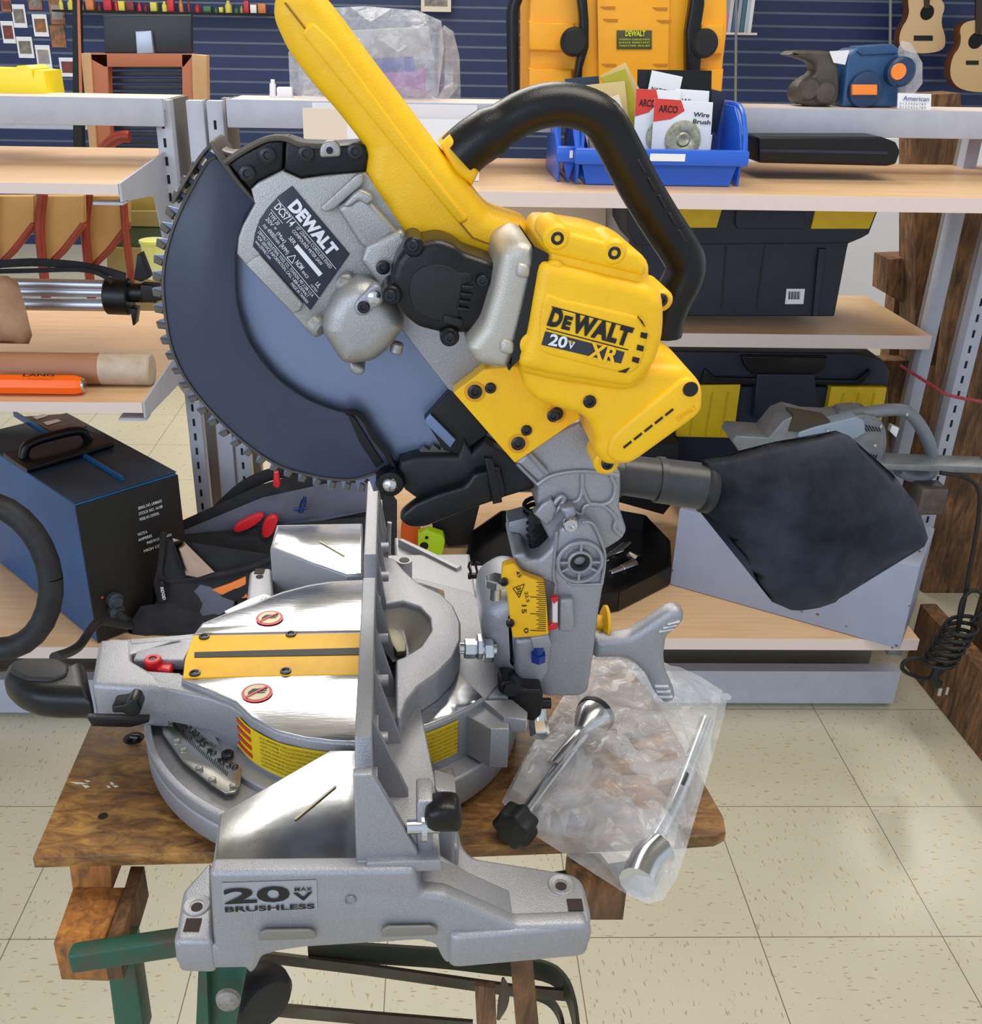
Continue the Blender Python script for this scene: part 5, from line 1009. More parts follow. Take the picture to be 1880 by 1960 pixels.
# cord
bm = BM(); cd = curve(YP([(1800, 905), (1850, 915), (1874, 940), (1872, 1000), (1858, 1080), (1846, 1150), (1835, 1200), (1828, 1240), (1812, 1275), (1780, 1298), (1745, 1292), (1727, 1278), (1740, 1262), (1790, 1262), (1815, 1275)], 1.66), 6); sweep(bm, cd, .0042, 8)
t = obj('power_cord', bm, M_BLKD, label='black power cord coiled and hanging at the lower right shelf edge', cat='cord')
bm = BM(); hel = []
for i in range(110):
    a = i*.36; k = i/109; c = PY_(1846-k*52, 1192+k*78, 1.64); hel.append(c+Vector((.030*math.cos(a), .028*math.sin(a), .006*math.cos(a))))
sweep(bm, hel, .0042, 8); obj('coil', bm, M_BLKD, t)
bm = BM(); sweep(bm, curve(YP([(1835, 1190), (1842, 1150), (1862, 1130), (1882, 1140), (1880, 1170), (1858, 1190)], 1.65), 5), .0040, 8); obj('loop', bm, M_BLKD, t)
bm = BM(); sweep(bm, YP([(1800, 1270), (1786, 1300), (1796, 1310)], 1.63), [.007, .009, .010], 10); obj('plug', bm, M_BLKD, t)
bm = BM(); boxm(bm, PY_(1795, 1332, 1.62), Vector((.006, 0, 0)), Vector((0, .003, 0)), Vector((0, 0, .018))); boxm(bm, PY_(1810, 1330, 1.62), Vector((.004, 0, 0)), Vector((0, .003, 0)), Vector((0, 0, .016))); obj('plug_pin', bm, M_STEEL, t)
# ---- open tray with sockets
t = thing('socket_tray', PZ_(1190, 1160, bz), 'black open tray of chrome sockets beside the grey steel case', 'tray')
tb = [(885, 1140), (935, 1200), (1180, 1168), (1278, 1118), (1276, 1068), (1230, 1018), (1160, 1005), (960, 1010), (905, 1050)]
tp_ = ZP(tb, bz+.004); cen = sum(tp_, Vector())/len(tp_)
bm = BM(); solid(bm, tp_, (0, 0, .004)); 
for i in range(len(tp_)): a, b = tp_[i-1], tp_[i]; d = (b-a).cross(SZX).normalized()*.004; solid(bm, [a, b, b+d, a+d], (0, 0, .045))
obj('tray', bm, M_BLK, t)
for i, (x, y, x2, y2, r) in enumerate(((1168, 1098, 1190, 1090, .010), (1190, 1090, 1215, 1080, .013), (1205, 1062, 1222, 1072, .012), (1172, 1062, 1195, 1046, .011), (1150, 1080, 1160, 1072, .009))):
    a, b = PZ_(x, y, bz+.03), PZ_(x2, y2, bz+.03); bm = BM(); cyl(bm, a, b, r*.8, r, n=18, b=.001); obj('chrome_socket', bm, M_STEEL, label=['small chrome socket at the left of the black tray', 'widest chrome socket in the black tray', 'chrome socket at the back right of the black tray', 'chrome socket leaning at the back of the black tray', 'smallest chrome socket in the black tray'][i], cat='socket', group='sockets in the black tray')
bm = BM(); sweep(bm, curve(ZP([(1150, 1070), (1190, 1052), (1205, 1040)], bz+.045), 3), .006, 10); obj('ratchet_handle', bm, M_STEEL, label='chrome ratchet handle lying in the black tray', cat='ratchet')
# dark boxes behind the saw on low shelf
prism('black_case', [(820, 960), (920, 960), (900, 1042), (858, 1046), (830, 1020)], 2.085, .12, M_BLKD, lab='black box behind the saw, under the black dust chute', cat='box')
prism('black_case', [(1180, 850), (1300, 850), (1290, 960), (1270, 985), (1180, 960)], 2.19, .08, M_BLKD, lab='black box behind the dust pipe', cat='box')
# level and orange tool near the fence
Yl = PZ_(825, 1067, bz+.002).y
t = prism('line_level', [(800, 1024), (820, 1017), (848, 1026), (852, 1036), (846, 1068), (838, 1062), (800, 1048)], Yl, .03, mat('lime_plastic', (178, 220, 30), .35), lab='lime green plastic tool behind the fence', cat='tool', r=.002)
bm = BM(); lathe(bm, PY_(812, 1045, Yl-.001), (0, -1, 0), [(0, .010), (.001, .009)], 20); lathe(bm, PY_(817, 1029, Yl-.001), (0, -1, 0), [(0, .004), (.001, .004)], 14); obj('finger_hole', bm, M_SLOT, t)
prism('orange_tool', chaikin([(770, 975), (800, 975), (806, 1022), (800, 1060), (765, 1058)], 2), Yl+.05, .04, mat('orange_plastic', (240, 110, 40), .4), lab='orange plastic tool behind the fence', cat='tool', r=.004)
# ---- open tool bag
M_CANV = mat('black_canvas', (26, 26, 30), .85, c2=(36, 36, 42), sc=30, bump=.4, bsc=500); M_LINE = mat('grey_lining', (92, 94, 112), .8, c2=(76, 78, 92), sc=10); M_TAN = mat('tan_lining', (176, 152, 138), .8)
t = thing('tool_bag', PZ_(520, 1220, bz), 'open black canvas tool bag with grey lining, behind the saw table', 'bag')
def soft(name, pts, Y, h, m, par, lab=None, amp=.006, step=.014, nsc=14, hb=None, **k):
    bm = BM(); pillow(bm, YP(pts, Y), (0, -1, .1), h, hb, step=step, amp=amp, nsc=nsc); return obj(name, bm, m, par, lab, ang=70, **k)
soft('back_panel', [(318, 1010), (500, 930), (620, 895), (720, 905), (760, 960), (760, 1060), (600, 1090), (380, 1110), (312, 1060)], 1.90, .01, M_CANV, t)
soft('lining', [(335, 1022), (500, 955), (640, 925), (720, 930), (730, 975), (560, 1000), (440, 1020), (345, 1052)], 1.885, .01, M_LINE, t, 'grey inner lining')
soft('front_pocket', [(430, 1022), (520, 1028), (700, 990), (730, 1060), (560, 1090), (440, 1110), (350, 1080), (330, 1025)], 1.87, .012, M_CANV, t)
soft('front_panel', [(312, 1030), (330, 1035), (345, 1080), (420, 1104), (520, 1062), (560, 1066), (500, 1130), (420, 1180), (300, 1200), (295, 1120)], 1.735, .012, M_CANV, t)
soft('torn_flap', [(330, 1030), (352, 1036), (372, 1072), (412, 1092), (380, 1102), (358, 1098)], 1.722, .006, M_TAN, t, 'tan torn lining')
soft('grey_flap', [(352, 1112), (400, 1122), (455, 1145), (455, 1172), (420, 1190), (376, 1200), (378, 1160)], 1.72, .006, M_LINE, t, 'grey hanging flap')
bm = BM(); sweep(bm, curve(YP([(314, 1020), (310, 1060), (314, 1110), (400, 1102), (480, 1085), (540, 1060)], 1.72), 4), .006, 8); sweep(bm, curve(YP([(420, 975), (470, 930), (530, 905), (600, 900)], 1.94), 4), .010, 8, sq=(.3, 1.4)); obj('strap', bm, M_CANV, t)
prism('pull_tab', [(305, 1112), (314, 1112), (318, 1150), (308, 1156), (303, 1140)], 1.70, .006, M_BLK, t, r=.002)
bm = BM(); put_text(bm, 'RIDGID', PY_(307, 1124, 1.698), PY_(312, 1148, 1.698), .006, (0, -1, 0), .02); obj('tab_lettering', bm, M_WHT, t)
soft('lower_body', [(270, 1160), (350, 1150), (420, 1170), (470, 1150), (500, 1180), (400, 1218), (280, 1222), (240, 1205)], 1.715, .012, M_CANV, t)
prism('pliers_grip', chaikin([(445, 1010), (465, 996), (500, 982), (506, 992), (480, 1012), (450, 1022)], 1), 1.86, .014, M_RED, lab='red plier grip lying in the tool bag pocket', cat='pliers', r=.003)
prism('clamp_handle', chaikin([(502, 1002), (515, 988), (530, 990), (532, 1000), (518, 1030), (500, 1030)], 1), 1.855, .016, M_RED, lab='short red tool handle sticking out beside the red plier grip', cat='tool', r=.003)
prism('marker', [(524, 905), (532, 905), (536, 928), (532, 935), (522, 930)], 1.865, .012, M_RED, lab='red tool tip above the tool bag rim', cat='tool', r=.002)
bm = BM(); cyl(bm, PY_(575, 980, 1.855), PY_(582, 958, 1.855), .006, n=12); cyl(bm, PY_(582, 958, 1.855), PY_(584, 952, 1.855), .004, n=12); cyl(bm, PY_(562, 975, 1.855), PY_(588, 972, 1.855), .004, n=10); obj('valve_fitting', bm, mat('dark_blue_fitting', (30, 60, 110), .3, .5), label='small blue and chrome fitting in the bag lining', cat='fitting')
prism('orange_pouch', [(405, 1130), (440, 1118), (470, 1105), (474, 1145), (440, 1148)], 1.715, .02, mat('orange_plastic2', (236, 130, 60), .5), lab='orange pouch hanging from the tool bag beside the far wing', cat='pouch', r=.003)
# ---- blue welding power supply
M_BLUE = mat('scratched_blue_enamel', (4, 92, 150), .4, c2=(2, 78, 132), sc=8); M_BLUD = mat('dusty_dark_blue', (38, 62, 80), .5, c2=(26, 48, 70), sc=8)
Ft = PY_(338, 905, 1.84); Nt = PY_(143, 965, 1.66); zc = (Ft.z+Nt.z)/2; Ft = PZ_(338, 905, zc); Nt = PZ_(143, 965, zc)
e_ = (Nt-Ft); back = Vector((-e_.y*0, 0, 0)); ZL = PZ_(-60, 846, zc); dirb = (ZL-Nt)
t = thing('welding_power_supply', Vector((Nt.x, Nt.y, bz)), 'scratched blue and black welding power supply on the low left shelf', 'power supply')
Bk = PZ_(128, 792, zc)
dirb = Bk-Ft; dirb.z = 0; e_.z = 0
bm = BM(); boxh = zc-bz-.002
solid(bm, [Vector((p.x, p.y, bz+.002)) for p in (Nt, Ft, Ft+dirb, Nt+dirb)], (0, 0, boxh), r=.004); ws = obj('case', bm, M_BLUE, t)
bm = BM(); solid(bm, [p+Vector((0, 0, .001)) for p in (Nt, Ft, Ft+dirb, Nt+dirb)], (0, 0, .0015)); obj('top_cover', bm, M_BLUD, t)
n_ = e_.cross(SZX).normalized(); n_ = n_ if n_.dot(CC-Nt) > 0 else -n_
bm = BM(); o_ = Vector((Nt.x, Nt.y, bz+.003))+n_*.001; solid(bm, [o_, o_-e_*1.0 if False else o_+(Ft-Nt)*1.0, o_+(Ft-Nt)+Vector((0, 0, boxh-.004)), o_+Vector((0, 0, boxh-.004))], n_*.004, r=.001); fp = obj('front_plate', bm, M_BLKD, t, 'black end plate')
def onface(u, w, off=.006): return Vector((Nt.x, Nt.y, zc))+(Ft-Nt)*u+Vector((0, 0, -w*boxh))+n_*off
bm = BM()
for i, (u, w, u2, s) in enumerate(((.56, .16, .80, 'SERIAL NO. LR086033'), (.56, .20, .80, 'STOCK NO. 16108'), (.56, .24, .76, 'MODEL NO. CONTROL'), (.52, .34, .62, 'VOLTS A.'), (.52, .38, .66, 'AMPERES'), (.60, .42, .86, 'MADE IN U.S.A. CANADA'), (.56, .47, .84, 'HIGH CIRCUIT'))): put_text(bm, s, onface(u, w), onface(u2, w), .006, n_, 0)
obj('lettering', bm, M_WHT, fp)
bm = BM()
for w in (.72, .80): p = onface(.20, w); lathe(bm, p, n_, [(0, .016), (.012, .016), (.014, .012), (.02, .010)], 18)
obj('connector', bm, mat('dull_connector', (70, 78, 88), .4, .5), fp)
bm = BM(); lathe(bm, onface(.10, .68), n_, [(0, .003), (.002, .002)], 10); obj('indicator', bm, M_RED, fp)
bm = BM(); c1 = ZL.lerp(Bk, .5); mid = PZ_(110, 868, zc+.004); u1 = (Ft-Nt).normalized(); w1 = dirb.normalized()
box_ = [mid+u1*a+w1*b for a, b in ((-.09, -.06), (.10, -.05), (.10, .05), (-.09, .05))]; solid(bm, box_, (0, 0, .012), r=.004); hh = curve([mid+u1*a+SZX*z for a, z in ((-.07, .01), (-.055, .035), (0, .04), (.055, .035), (.07, .01))], 4); sweep(bm, hh, .010, 10); obj('handle', bm, M_BLK, t)
bm = BM(); a_, b_ = PZ_(28, 792, zc+.004), PZ_(235, 918, zc+.004); flatbar(bm, [a_, b_], .012, SZX, .006); obj('top_rail', bm, M_BLUE, t)
bm = BM(); quad(bm, [PZ_(x, y, zc+.004) for x, y in ((45, 797), (125, 792), (168, 815), (110, 832))]); tl = obj('top_label', bm, mat('brown_label', (82, 70, 62), .6, c2=(120, 80, 60), sc=20), t)
bm = BM(); quad(bm, [PZ_(x, y, zc+.0055) for x, y in ((62, 798), (84, 792), (92, 796), (70, 803))]); quad(bm, [PZ_(x, y, zc+.0055) for x, y in ((82, 808), (110, 802), (118, 806), (90, 814))]); obj('label_patch', bm, M_WCARD, tl)
bm = BM(); cb = curve([onface(.20, .80, .02), onface(.20, .84, .06), PY_(190, 1190, 1.60), PY_(150, 1238, 1.5), PY_(105, 1258, 1.3)], 6); sweep(bm, cb, .0085, 10); obj('welding_cable', bm, M_RUB, label='black welding cable running from the blue power supply down to the left', cat='cable')
bm = BM(); cw = PY_(-20, 1105, 1.52); ta = [cw+Vector((.105*math.cos(a*math.pi/14)-.0, .02*math.sin(a*math.pi/14), .135*math.sin(a*math.pi/14))) for a in range(29)]; sweep(bm, ta, .021, 14); obj('cable_coil', bm, M_RUB, label='thick black cable loop leaning against the blue power supply', cat='cable')
# ---- left middle shelf: tripod, bag, tube, orange handle
Z2 = L2z
t = thing('tripod', PY_(100, 580, 1.9), 'folded silver tripod with black head on the left middle shelf', 'tripod')
for y0, y1, r in ((541, 546, .010), (558, 560, .009), (582, 584, .012)): bm = BM(); cyl(bm, PY_(-260, y0-4, 1.92), PY_(210, y1, 1.90), r, n=16); obj('leg', bm, mat('satin_tube', (196, 200, 210), .38, .9), t)
bm = BM(); cyl(bm, PY_(204, 566, 1.9), PY_(250, 568, 1.9), .035, n=28, b=.003); cyl(bm, PY_(245, 560, 1.9), PY_(300, 562, 1.9), .018, n=20, b=.002)
for q in ([(256, 535), (262, 488), (268, 486), (286, 532), (270, 540)], [(248, 590), (262, 592), (258, 622), (254, 624)], [(268, 545), (310, 548), (312, 575), (270, 580)]): bmprism(bm, q, 1.88, .03, r=.002)
obj('head', bm, M_BLK, t)
bm = BM(); flatbar(bm, curve(YP([(-30, 508), (60, 502), (150, 508), (200, 518), (240, 530)], 1.88), 4), .014, SZX, .006); flatbar(bm, curve(YP([(-30, 520), (60, 518), (150, 516), (190, 524), (215, 540)], 1.87), 4), .008, SZX, .004); obj('strap', bm, M_CANV, t)
soft('paper_bag', [(-40, 525), (15, 528), (36, 542), (52, 590), (66, 640), (60, 656), (-40, 654)], 1.80, .03, M_KRAFT, None, 'creased brown paper bag on the left middle shelf, beside the tripod legs', cat='bag')
a, b = PY_(-200, 682, 1.76), PY_(290, 692, 1.76); a.z = b.z = Z2+.030
t = thing('cardboard_tube', (a+b)/2-Vector((0, 0, .029)), 'brown cardboard mailing tube with taped end on the left middle shelf', 'tube')
bm = BM(); cyl(bm, a, a.lerp(b, .80), .0285, n=28, b=.001); obj('tube', bm, mat('brown_tube_paper', (170, 122, 92), .6, c2=(158, 112, 82), sc=8, stretch=(.3, 3, 3)), t)
bm = BM(); cyl(bm, a.lerp(b, .795), b, .0292, n=28, b=.003); obj('taped_end', bm, mat('masking_tape', (196, 178, 158), .55, c2=(178, 158, 138), sc=40), t, 'end wrapped in pale tape')
a, b = PY_(-60, 733, 1.70), PY_(158, 733, 1.70); a.z = b.z = Z2+.0185
t = thing('chisel', (a+b)/2-Vector((0, 0, .018)), 'bright orange chisel handle marked LANG near the left shelf front', 'chisel')
bm = BM(); lathe(bm, a, b-a, [(0, .010), (.03, .012), (.045, .0178), (.06, .0178), ((b-a).length-.012, .0178), ((b-a).length, .014)], 8); obj('grip', bm, mat('fluorescent_orange', (255, 104, 10), .35), t)
bm = BM(); cyl(bm, b-Vector((.004, 0, 0)), b+Vector((.004, 0, 0)), .0125, n=16, b=.002); obj('end_cap', bm, M_STEEL, t)
bm = BM(); put_text(bm, 'LANG', PY_(44, 721, 1.684), PY_(104, 721, 1.684), .0055, (0, -.6, .8), .02, lift=.001); obj('lettering', bm, M_INK, t)
# ---- blue bins and the wire brush packets
Yn = 1.80
def bin_(x0, x1, lab, Y):
    t = thing('parts_bin', PY_((x0+x1)/2, 352, Y), lab, 'bin', 'blue parts bins on the long shelf')
    a = PY_(x0, 352, Y); z0 = Az+.001; w = PY_(x1, 352, Y).x-a.x; d = .20; x = a.x; h = .125; th = .003
    bm = BM(); boxm(bm, Vector((x+.012, Y, z0)), Vector((w-.024, 0, 0)), Vector((0, d, 0)), Vector((0, 0, th)))
    # sides: low at the front, high at the back, flaring outward
    for sx, s in ((x+.012, -1), (x+w-.012, 1)):
        solid(bm, [Vector((sx, Y, z0)), Vector((sx, Y+d, z0)), Vector((sx+s*.022, Y+d, z0+h)), Vector((sx+s*.022, Y+.075, z0+h)), Vector((sx+s*.020, Y+.03, z0+h*.78)), Vector((sx+s*.018, Y-.005, z0+.052))], (s*.004, 0, 0), r=.001)
    solid(bm, [Vector((x+.012, Y, z0)), Vector((x+w-.012, Y, z0)), Vector((x+w-.002, Y-.008, z0+.036)), Vector((x+.002, Y-.008, z0+.036))], (0, .004, 0), r=.001)
    boxm(bm, Vector((x+.012, Y+d-.004, z0)), Vector((w-.024, 0, 0)), Vector((0, .004, 0)), Vector((0, 0, h)))
    obj('body', bm, M_BIN, t)
    bm = BM(); boxm(bm, Vector((x-.012, Y-.022, z0+.034)), Vector((w+.024, 0, 0)), Vector((0, .02, 0)), Vector((0, 0, .026)), r=.004)
    for s, sx in ((-1, x-.006), (1, x+w+.006)): sweep(bm, curve([Vector((sx, Y-.014, z0+.05)), Vector((sx+s*.004, Y+.02, z0+.09)), Vector((sx+s*.004, Y+.07, z0+h)), Vector((sx+s*.004, Y+d, z0+h))], 4), .0045, 8)
    obj('rim', bm, M_BIN, t)
    bm = BM(); boxm(bm, Vector((x+w*.42, Y-.0235, z0+.042)), Vector((w*.22, 0, 0)), Vector((0, .001, 0)), Vector((0, 0, .012))); obj('label_slot', bm, M_WHT, t); return t
bin_(1108, 1408, 'blue plastic parts bin full of wire brush packets', Yn)
t = bin_(1072, 1100, 'blue plastic parts bin mostly hidden behind the front bin', Yn+.03)
M_AR = mat('packet_red', (214, 60, 50), .4); M_AT = mat('packet_tan', (208, 184, 130), .5); M_AG = mat('packet_olive', (168, 160, 36), .5); M_DISC = mat('wire_disc', (150, 146, 118), .35, .5, c2=(196, 194, 170), sc=120); M_CLR = film_mat('clear_blister', a=.30, sc=60)
def packet(x0, y0, x1, y1, Y, tilt, lab, cm, txt, red=True, disc=None):
    t = thing('brush_packet', PY_((x0+x1)/2, y1, Y), lab, 'packet', 'wire brush packets in the blue bin')
    c, s = math.cos(math.radians(tilt)), math.sin(math.radians(tilt)); cx, cy = (x0+x1)/2, (y0+y1)/2; hw, hh = (x1-x0)/2, (y1-y0)/2
    def q(u, v): return (cx+(u*hw)*c-(v*hh)*s, cy+(u*hw)*s+(v*hh)*c)
    bm = BM(); bmprism(bm, [q(-1, -1), q(1, -1), q(1, 1), q(-1, 1)], Y, .003, r=.0005); obj('card', bm, cm, t)
    if red:
        bm = BM(); quad(bm, YP([q(-1, -1), q(-.1, -1), q(.05, -.6), q(-.4, -.25), q(-1, -.1)], Y-.0006)); obj('red_corner', bm, M_AR, t)
    if disc:
        bm = BM(); p = PY_(*q(disc[0], disc[1]), Y-.001); R_ = disc[2]; lathe(bm, p, (0, -1, 0), [(0, R_), (.004, R_*.96), (.005, R_*.5), (.003, R_*.4), (.006, R_*.3), (.004, R_*.12), (.004, .0001)], 28, cap=False); obj('wire_wheel', bm, M_DISC, t)
    bm = BM()
    for s_, u0, u1, v, h in txt: put_text(bm, s_, PY_(*q(u0, v), Y-.0012), PY_(*q(u1, v), Y-.0012), h, (0, -1, 0), .02)
    obj('lettering', bm, M_INK, t)
packet(1250, 192, 1362, 292, 1.86, 4, 'white ARCO wire brush packet at the front right of the bin', M_WCARD, [('ARCO', -.85, -.2, -.50, .011), ('Wire', .35, .9, -.42, .007), ('Brush', .35, .95, -.15, .007)], True, (.05, .5, .032))
packet(1215, 172, 1300, 290, 1.875, 3, 'red cornered ARCO packet just left of the front packet', M_WCARD, [('ARCO', -.85, -.1, -.45, .011)], True, (.3, .5, .03))
packet(1290, 172, 1356, 240, 1.885, 4, 'white Wire Brush packet standing behind the front right packet', M_WCARD, [('Wire', -.6, .3, -.2, .008), ('Brush', -.2, .8, .15, .008)], False)
packet(1118, 190, 1200, 300, 1.87, -14, 'cream Wire Brush packet leaning at the left of the bin', M_BCARD, [('Wire', .1, .9, -.6, .008), ('Brush', .1, .95, -.25, .008)], True, (-.1, .4, .032))
packet(1105, 160, 1200, 230, 1.90, -6, 'tan packet marked Brush at the back left of the bin', M_AT, [('Brush', -.2, .7, .2, .011)], False)
packet(1175, 135, 1225, 290, 1.91, -20, 'olive green packet wedged in the middle of the bin', M_AG, [], False)
packet(1165, 128, 1220, 210, 1.93, -28, 'tan packet with a black top leaning in the middle of the bin', M_AT, [], False)
packet(1220, 134, 1362, 220, 1.94, 1, 'black headed packet at the very back of the bin', M_BLK, [], False)
packet(1240, 140, 1300, 215, 1.925, 12, 'silver backed packet in front of the black headed packet', M_WCARD, [('NATIONAL', -.8, .8, 0, .006)], False)
packet(1085, 148, 1150, 230, 1.95, -5, 'dark blue backed packet at the far left of the bin', M_BLUD, [('NATIONAL', -.7, .8, -.3, .006)], False)
packet(1330, 170, 1382, 250, 1.945, 14, 'dark blister packet at the far right of the bin', M_LBL, [], False)
# ---- white box on the long shelf
t = thing('open_carton', PY_(760, 352, 1.82), 'open white and buff cardboard carton on the long shelf, behind the yellow handle', 'box')
x0 = PY_(583, 300, 1.82).x; x1 = PY_(918, 300, 1.82).x; z1 = PY_(700, 222, 1.82).z
bm = BM()
boxm(bm, Vector((x0, 1.82, Az+.001)), Vector((.075, 0, 0)), Vector((0, .003, 0)), Vector((0, 0, z1-Az+.01))); obj('buff_side', bm, M_BCARD, t)
bm = BM(); boxm(bm, Vector((x0+.075, 1.82, Az+.001)), Vector((x1-x0-.075, 0, 0)), Vector((0, .003, 0)), Vector((0, 0, z1-Az-.005))); boxm(bm, Vector((x1-.003, 1.823, Az+.001)), Vector((.003, 0, 0)), Vector((0, .15, 0)), Vector((0, 0, z1-Az-.005))); boxm(bm, Vector((x0, 1.823, Az+.001)), Vector((.003, 0, 0)), Vector((0, .15, 0)), Vector((0, 0, z1-Az))); boxm(bm, Vector((x0, 1.97, Az+.001)), Vector((x1-x0, 0, 0)), Vector((0, .003, 0)), Vector((0, 0, z1-Az+.01))); obj('box_wall', bm, M_WCARD, t)
bm = BM(); quad(bm, [Vector((x0+.09, 1.83, z1-.03)), Vector((x1-.01, 1.83, z1-.03)), Vector((x1-.01, 1.96, z1-.02)), Vector((x0+.09, 1.96, z1-.02))]); obj('inner_flap', bm, M_KRAFT, t)
# ---- long black case on the long shelf at right
t = prism('black_case', [(1452, 312), (1452, 262), (1690, 262), (1716, 272), (1724, 290), (1716, 314), (1700, 318)], 1.90, .14, M_BLK, lab='long black case lying at the right end of the long shelf', cat='case', r=.004, cr=.004)
bm = BM(); bmprism(bm, [(1455, 286), (1600, 288), (1700, 290), (1700, 296), (1455, 292)], 1.898, .004, r=.001); obj('case_ridge', bm, M_TB, t)
# ---- on top of the shelving
TZt = TZ
def onTop(x, Y): return PY_(x, 190, Y)
t = prism('yellow_tray', [(0, 184), (-40, 184), (-40, 130), (28, 132), (32, 126), (50, 125), (60, 132), (64, 150), (64, 134), (84, 136), (92, 184)], 2.12, .10, mat('lemon_plastic', (248, 224, 30), .35), lab='lemon yellow plastic tray on top of the left shelving', cat='tray', r=.002)
# big yellow work box unit
Yw = 2.10; M_AMB = mat('amber_plastic', (245, 172, 30), .4, c2=(238, 162, 24), sc=12)
t = thing('jobsite_charger', PY_(1195, 180, Yw), 'big amber DEWALT jobsite unit with black roll bars on top of the shelving', 'power unit')
prism('body', [(1013, -60), (1394, -60), (1392, 60), (1386, 110), (1380, 182), (1012, 182)], Yw+.02, .22, M_AMB, t, r=.006)
prism('centre_panel', [(1142, -60), (1284, -60), (1280, 182), (1146, 182)], Yw+.006, .03, M_AMB, t, r=.003)
for q in ([(1012, 40), (1100, 44), (1100, 100), (1012, 96)], [(1342, 46), (1386, 46), (1384, 104), (1342, 104)], [(1012, 130), (1096, 132), (1096, 182), (1012, 182)], [(1340, 132), (1386, 132), (1382, 182), (1340, 182)]): prism('side_block', q, Yw+.008, .03, M_AMB, t, r=.005)
for q in ([(1100, -60), (1120, -60), (1128, 40), (1128, 90), (1116, 130), (1114, 175), (1096, 175), (1104, 120), (1112, 80), (1110, 30)], [(1330, -60), (1350, -60), (1350, 10), (1342, 60), (1344, 110), (1340, 150), (1314, 150), (1314, 60), (1322, 10)]): prism('roll_bar', q, Yw-.02, .03, M_BLK, t, r=.006)
for x, y in ((1098, 80), (1346, 83)): bm = BM(); lathe(bm, PY_(x, y, Yw-.01), (0, -1, 0), [(0, .026), (.012, .026), (.018, .020), (.018, .006)], 28); obj('knob', bm, M_BLKD, t)
bm = BM(); sweep(bm, curve(YP([(984, 182), (982, 80), (984, 10), (1010, -40)], Yw), 4), .012, 12); obj('roll_bar', bm, M_BLK, t)
lb_ = prism('name_label', [(1181, 58), (1248, 58), (1248, 94), (1181, 94)], Yw+.003, .004, mat('olive_black_label', (70, 72, 40), .5), t, r=.0005, lab='dark label with yellow lettering')
bm = BM(); put_text(bm, 'DEWALT', PY_(1197, 69, Yw), PY_(1235, 69, Yw), .0095, (0, -1, 0), .03)
for i, s in enumerate(('WORKBOX CHARGER RADIO', 'SHOCK RESISTANT', 'WEATHER SEALED')): put_text(bm, s, PY_(1185, 77+i*6, Yw), PY_(1244, 77+i*6, Yw), .003, (0, -1, 0))
obj('lettering', bm, mat('lime_print', (208, 210, 40), .5), lb_)
bm = BM()
for x, y in ((1150, 12), (1250, 14), (1155, 36), (1258, 38), (1152, 122), (1250, 122)): bmprism(bm, [(x, y), (x+28, y), (x+28, y+5), (x+8, y+5)], Yw+.004, .004, r=0)
obj('vent', bm, mat('amber_dark', (190, 120, 20), .6), t)
# clear bagged goods
t = thing('bagged_goods', PY_(760, 190, 2.15), 'clear plastic bag of folded goods on top of the shelving, behind the yellow handle', 'bag')
bm = BM(); pillow(bm, YP([(556, 190), (552, 100), (600, 40), (640, 14), (700, 12), (800, 20), (845, 40), (850, 90), (838, 190)], 2.12), (0, -1, 0), .05, step=.02, amp=.03, nsc=14); obj('clear_bag', bm, M_FILM, t, ang=12)
for q, m_, Yq in (([(640, 60), (820, 50), (830, 115), (640, 120)], mat('grey_cloth', (150, 150, 150), .8), 2.16), ([(640, 118), (790, 108), (800, 140), (650, 145)], mat('blue_cloth', (70, 80, 150), .8), 2.15), ([(640, 142), (812, 132), (818, 188), (640, 188)], mat('mauve_cloth', (170, 110, 160), .8, c2=(120, 90, 170), sc=14), 2.15)):
    bm = BM(); bmprism(bm, q, Yq, .08, r=.006); obj('folded_goods', bm, m_, t)
bm = BM(); pillow(bm, YP([(838, 188), (842, 60), (850, 48), (868, 60), (880, 110), (882, 188)], 2.2), (0, -1, 0), .03, step=.02, amp=.01); obj('blister_dome', bm, M_FILM, label='clear domed package beside the bagged goods', cat='package')
bm = BM(); cyl(bm, PY_(522, 188, 2.1), PY_(522, 160, 2.1), .006, n=12); cyl(bm, PY_(522, 160, 2.1), PY_(522, 152, 2.1), .004, n=10); boxm(bm, PY_(530, 188, 2.1), Vector((.03, 0, 0)), Vector((0, .02, 0)), Vector((0, 0, .02)), r=.003); obj('small_bottle', bm, M_WHT, label='small white nozzle bottle left of the bagged goods', cat='bottle')
# blue tool and plane at right
Yt = 2.08
t = thing('blue_power_tool', PY_(1675, 206, Yt), 'dark blue power tool with orange knobs on top of the right shelving', 'power tool')
M_BT = mat('slate_blue_plastic', (40, 78, 122), .4)
prism('body', [(1612, 205), (1618, 150), (1622, 105), (1640, 92), (1700, 90), (1722, 100), (1722, 205)], Yt, .08, M_BT, t, r=.006, cr=.006)
prism('top_cap', [(1640, 98), (1645, 88), (1710, 84), (1722, 96), (1715, 104), (1650, 106)], Yt-.004, .05, M_BT, t, r=.003)
bm = BM(); lathe(bm, PY_(1655, 171, Yt), (0, -1, 0), [(0, .034), (.01, .032), (.012, .026)], 28); lathe(bm, PY_(1718, 137, Yt), (0, -1, 0), [(0, .027), (.02, .027), (.024, .022)], 28); obj('dial', bm, mat('navy_plastic', (28, 56, 92), .4), t)
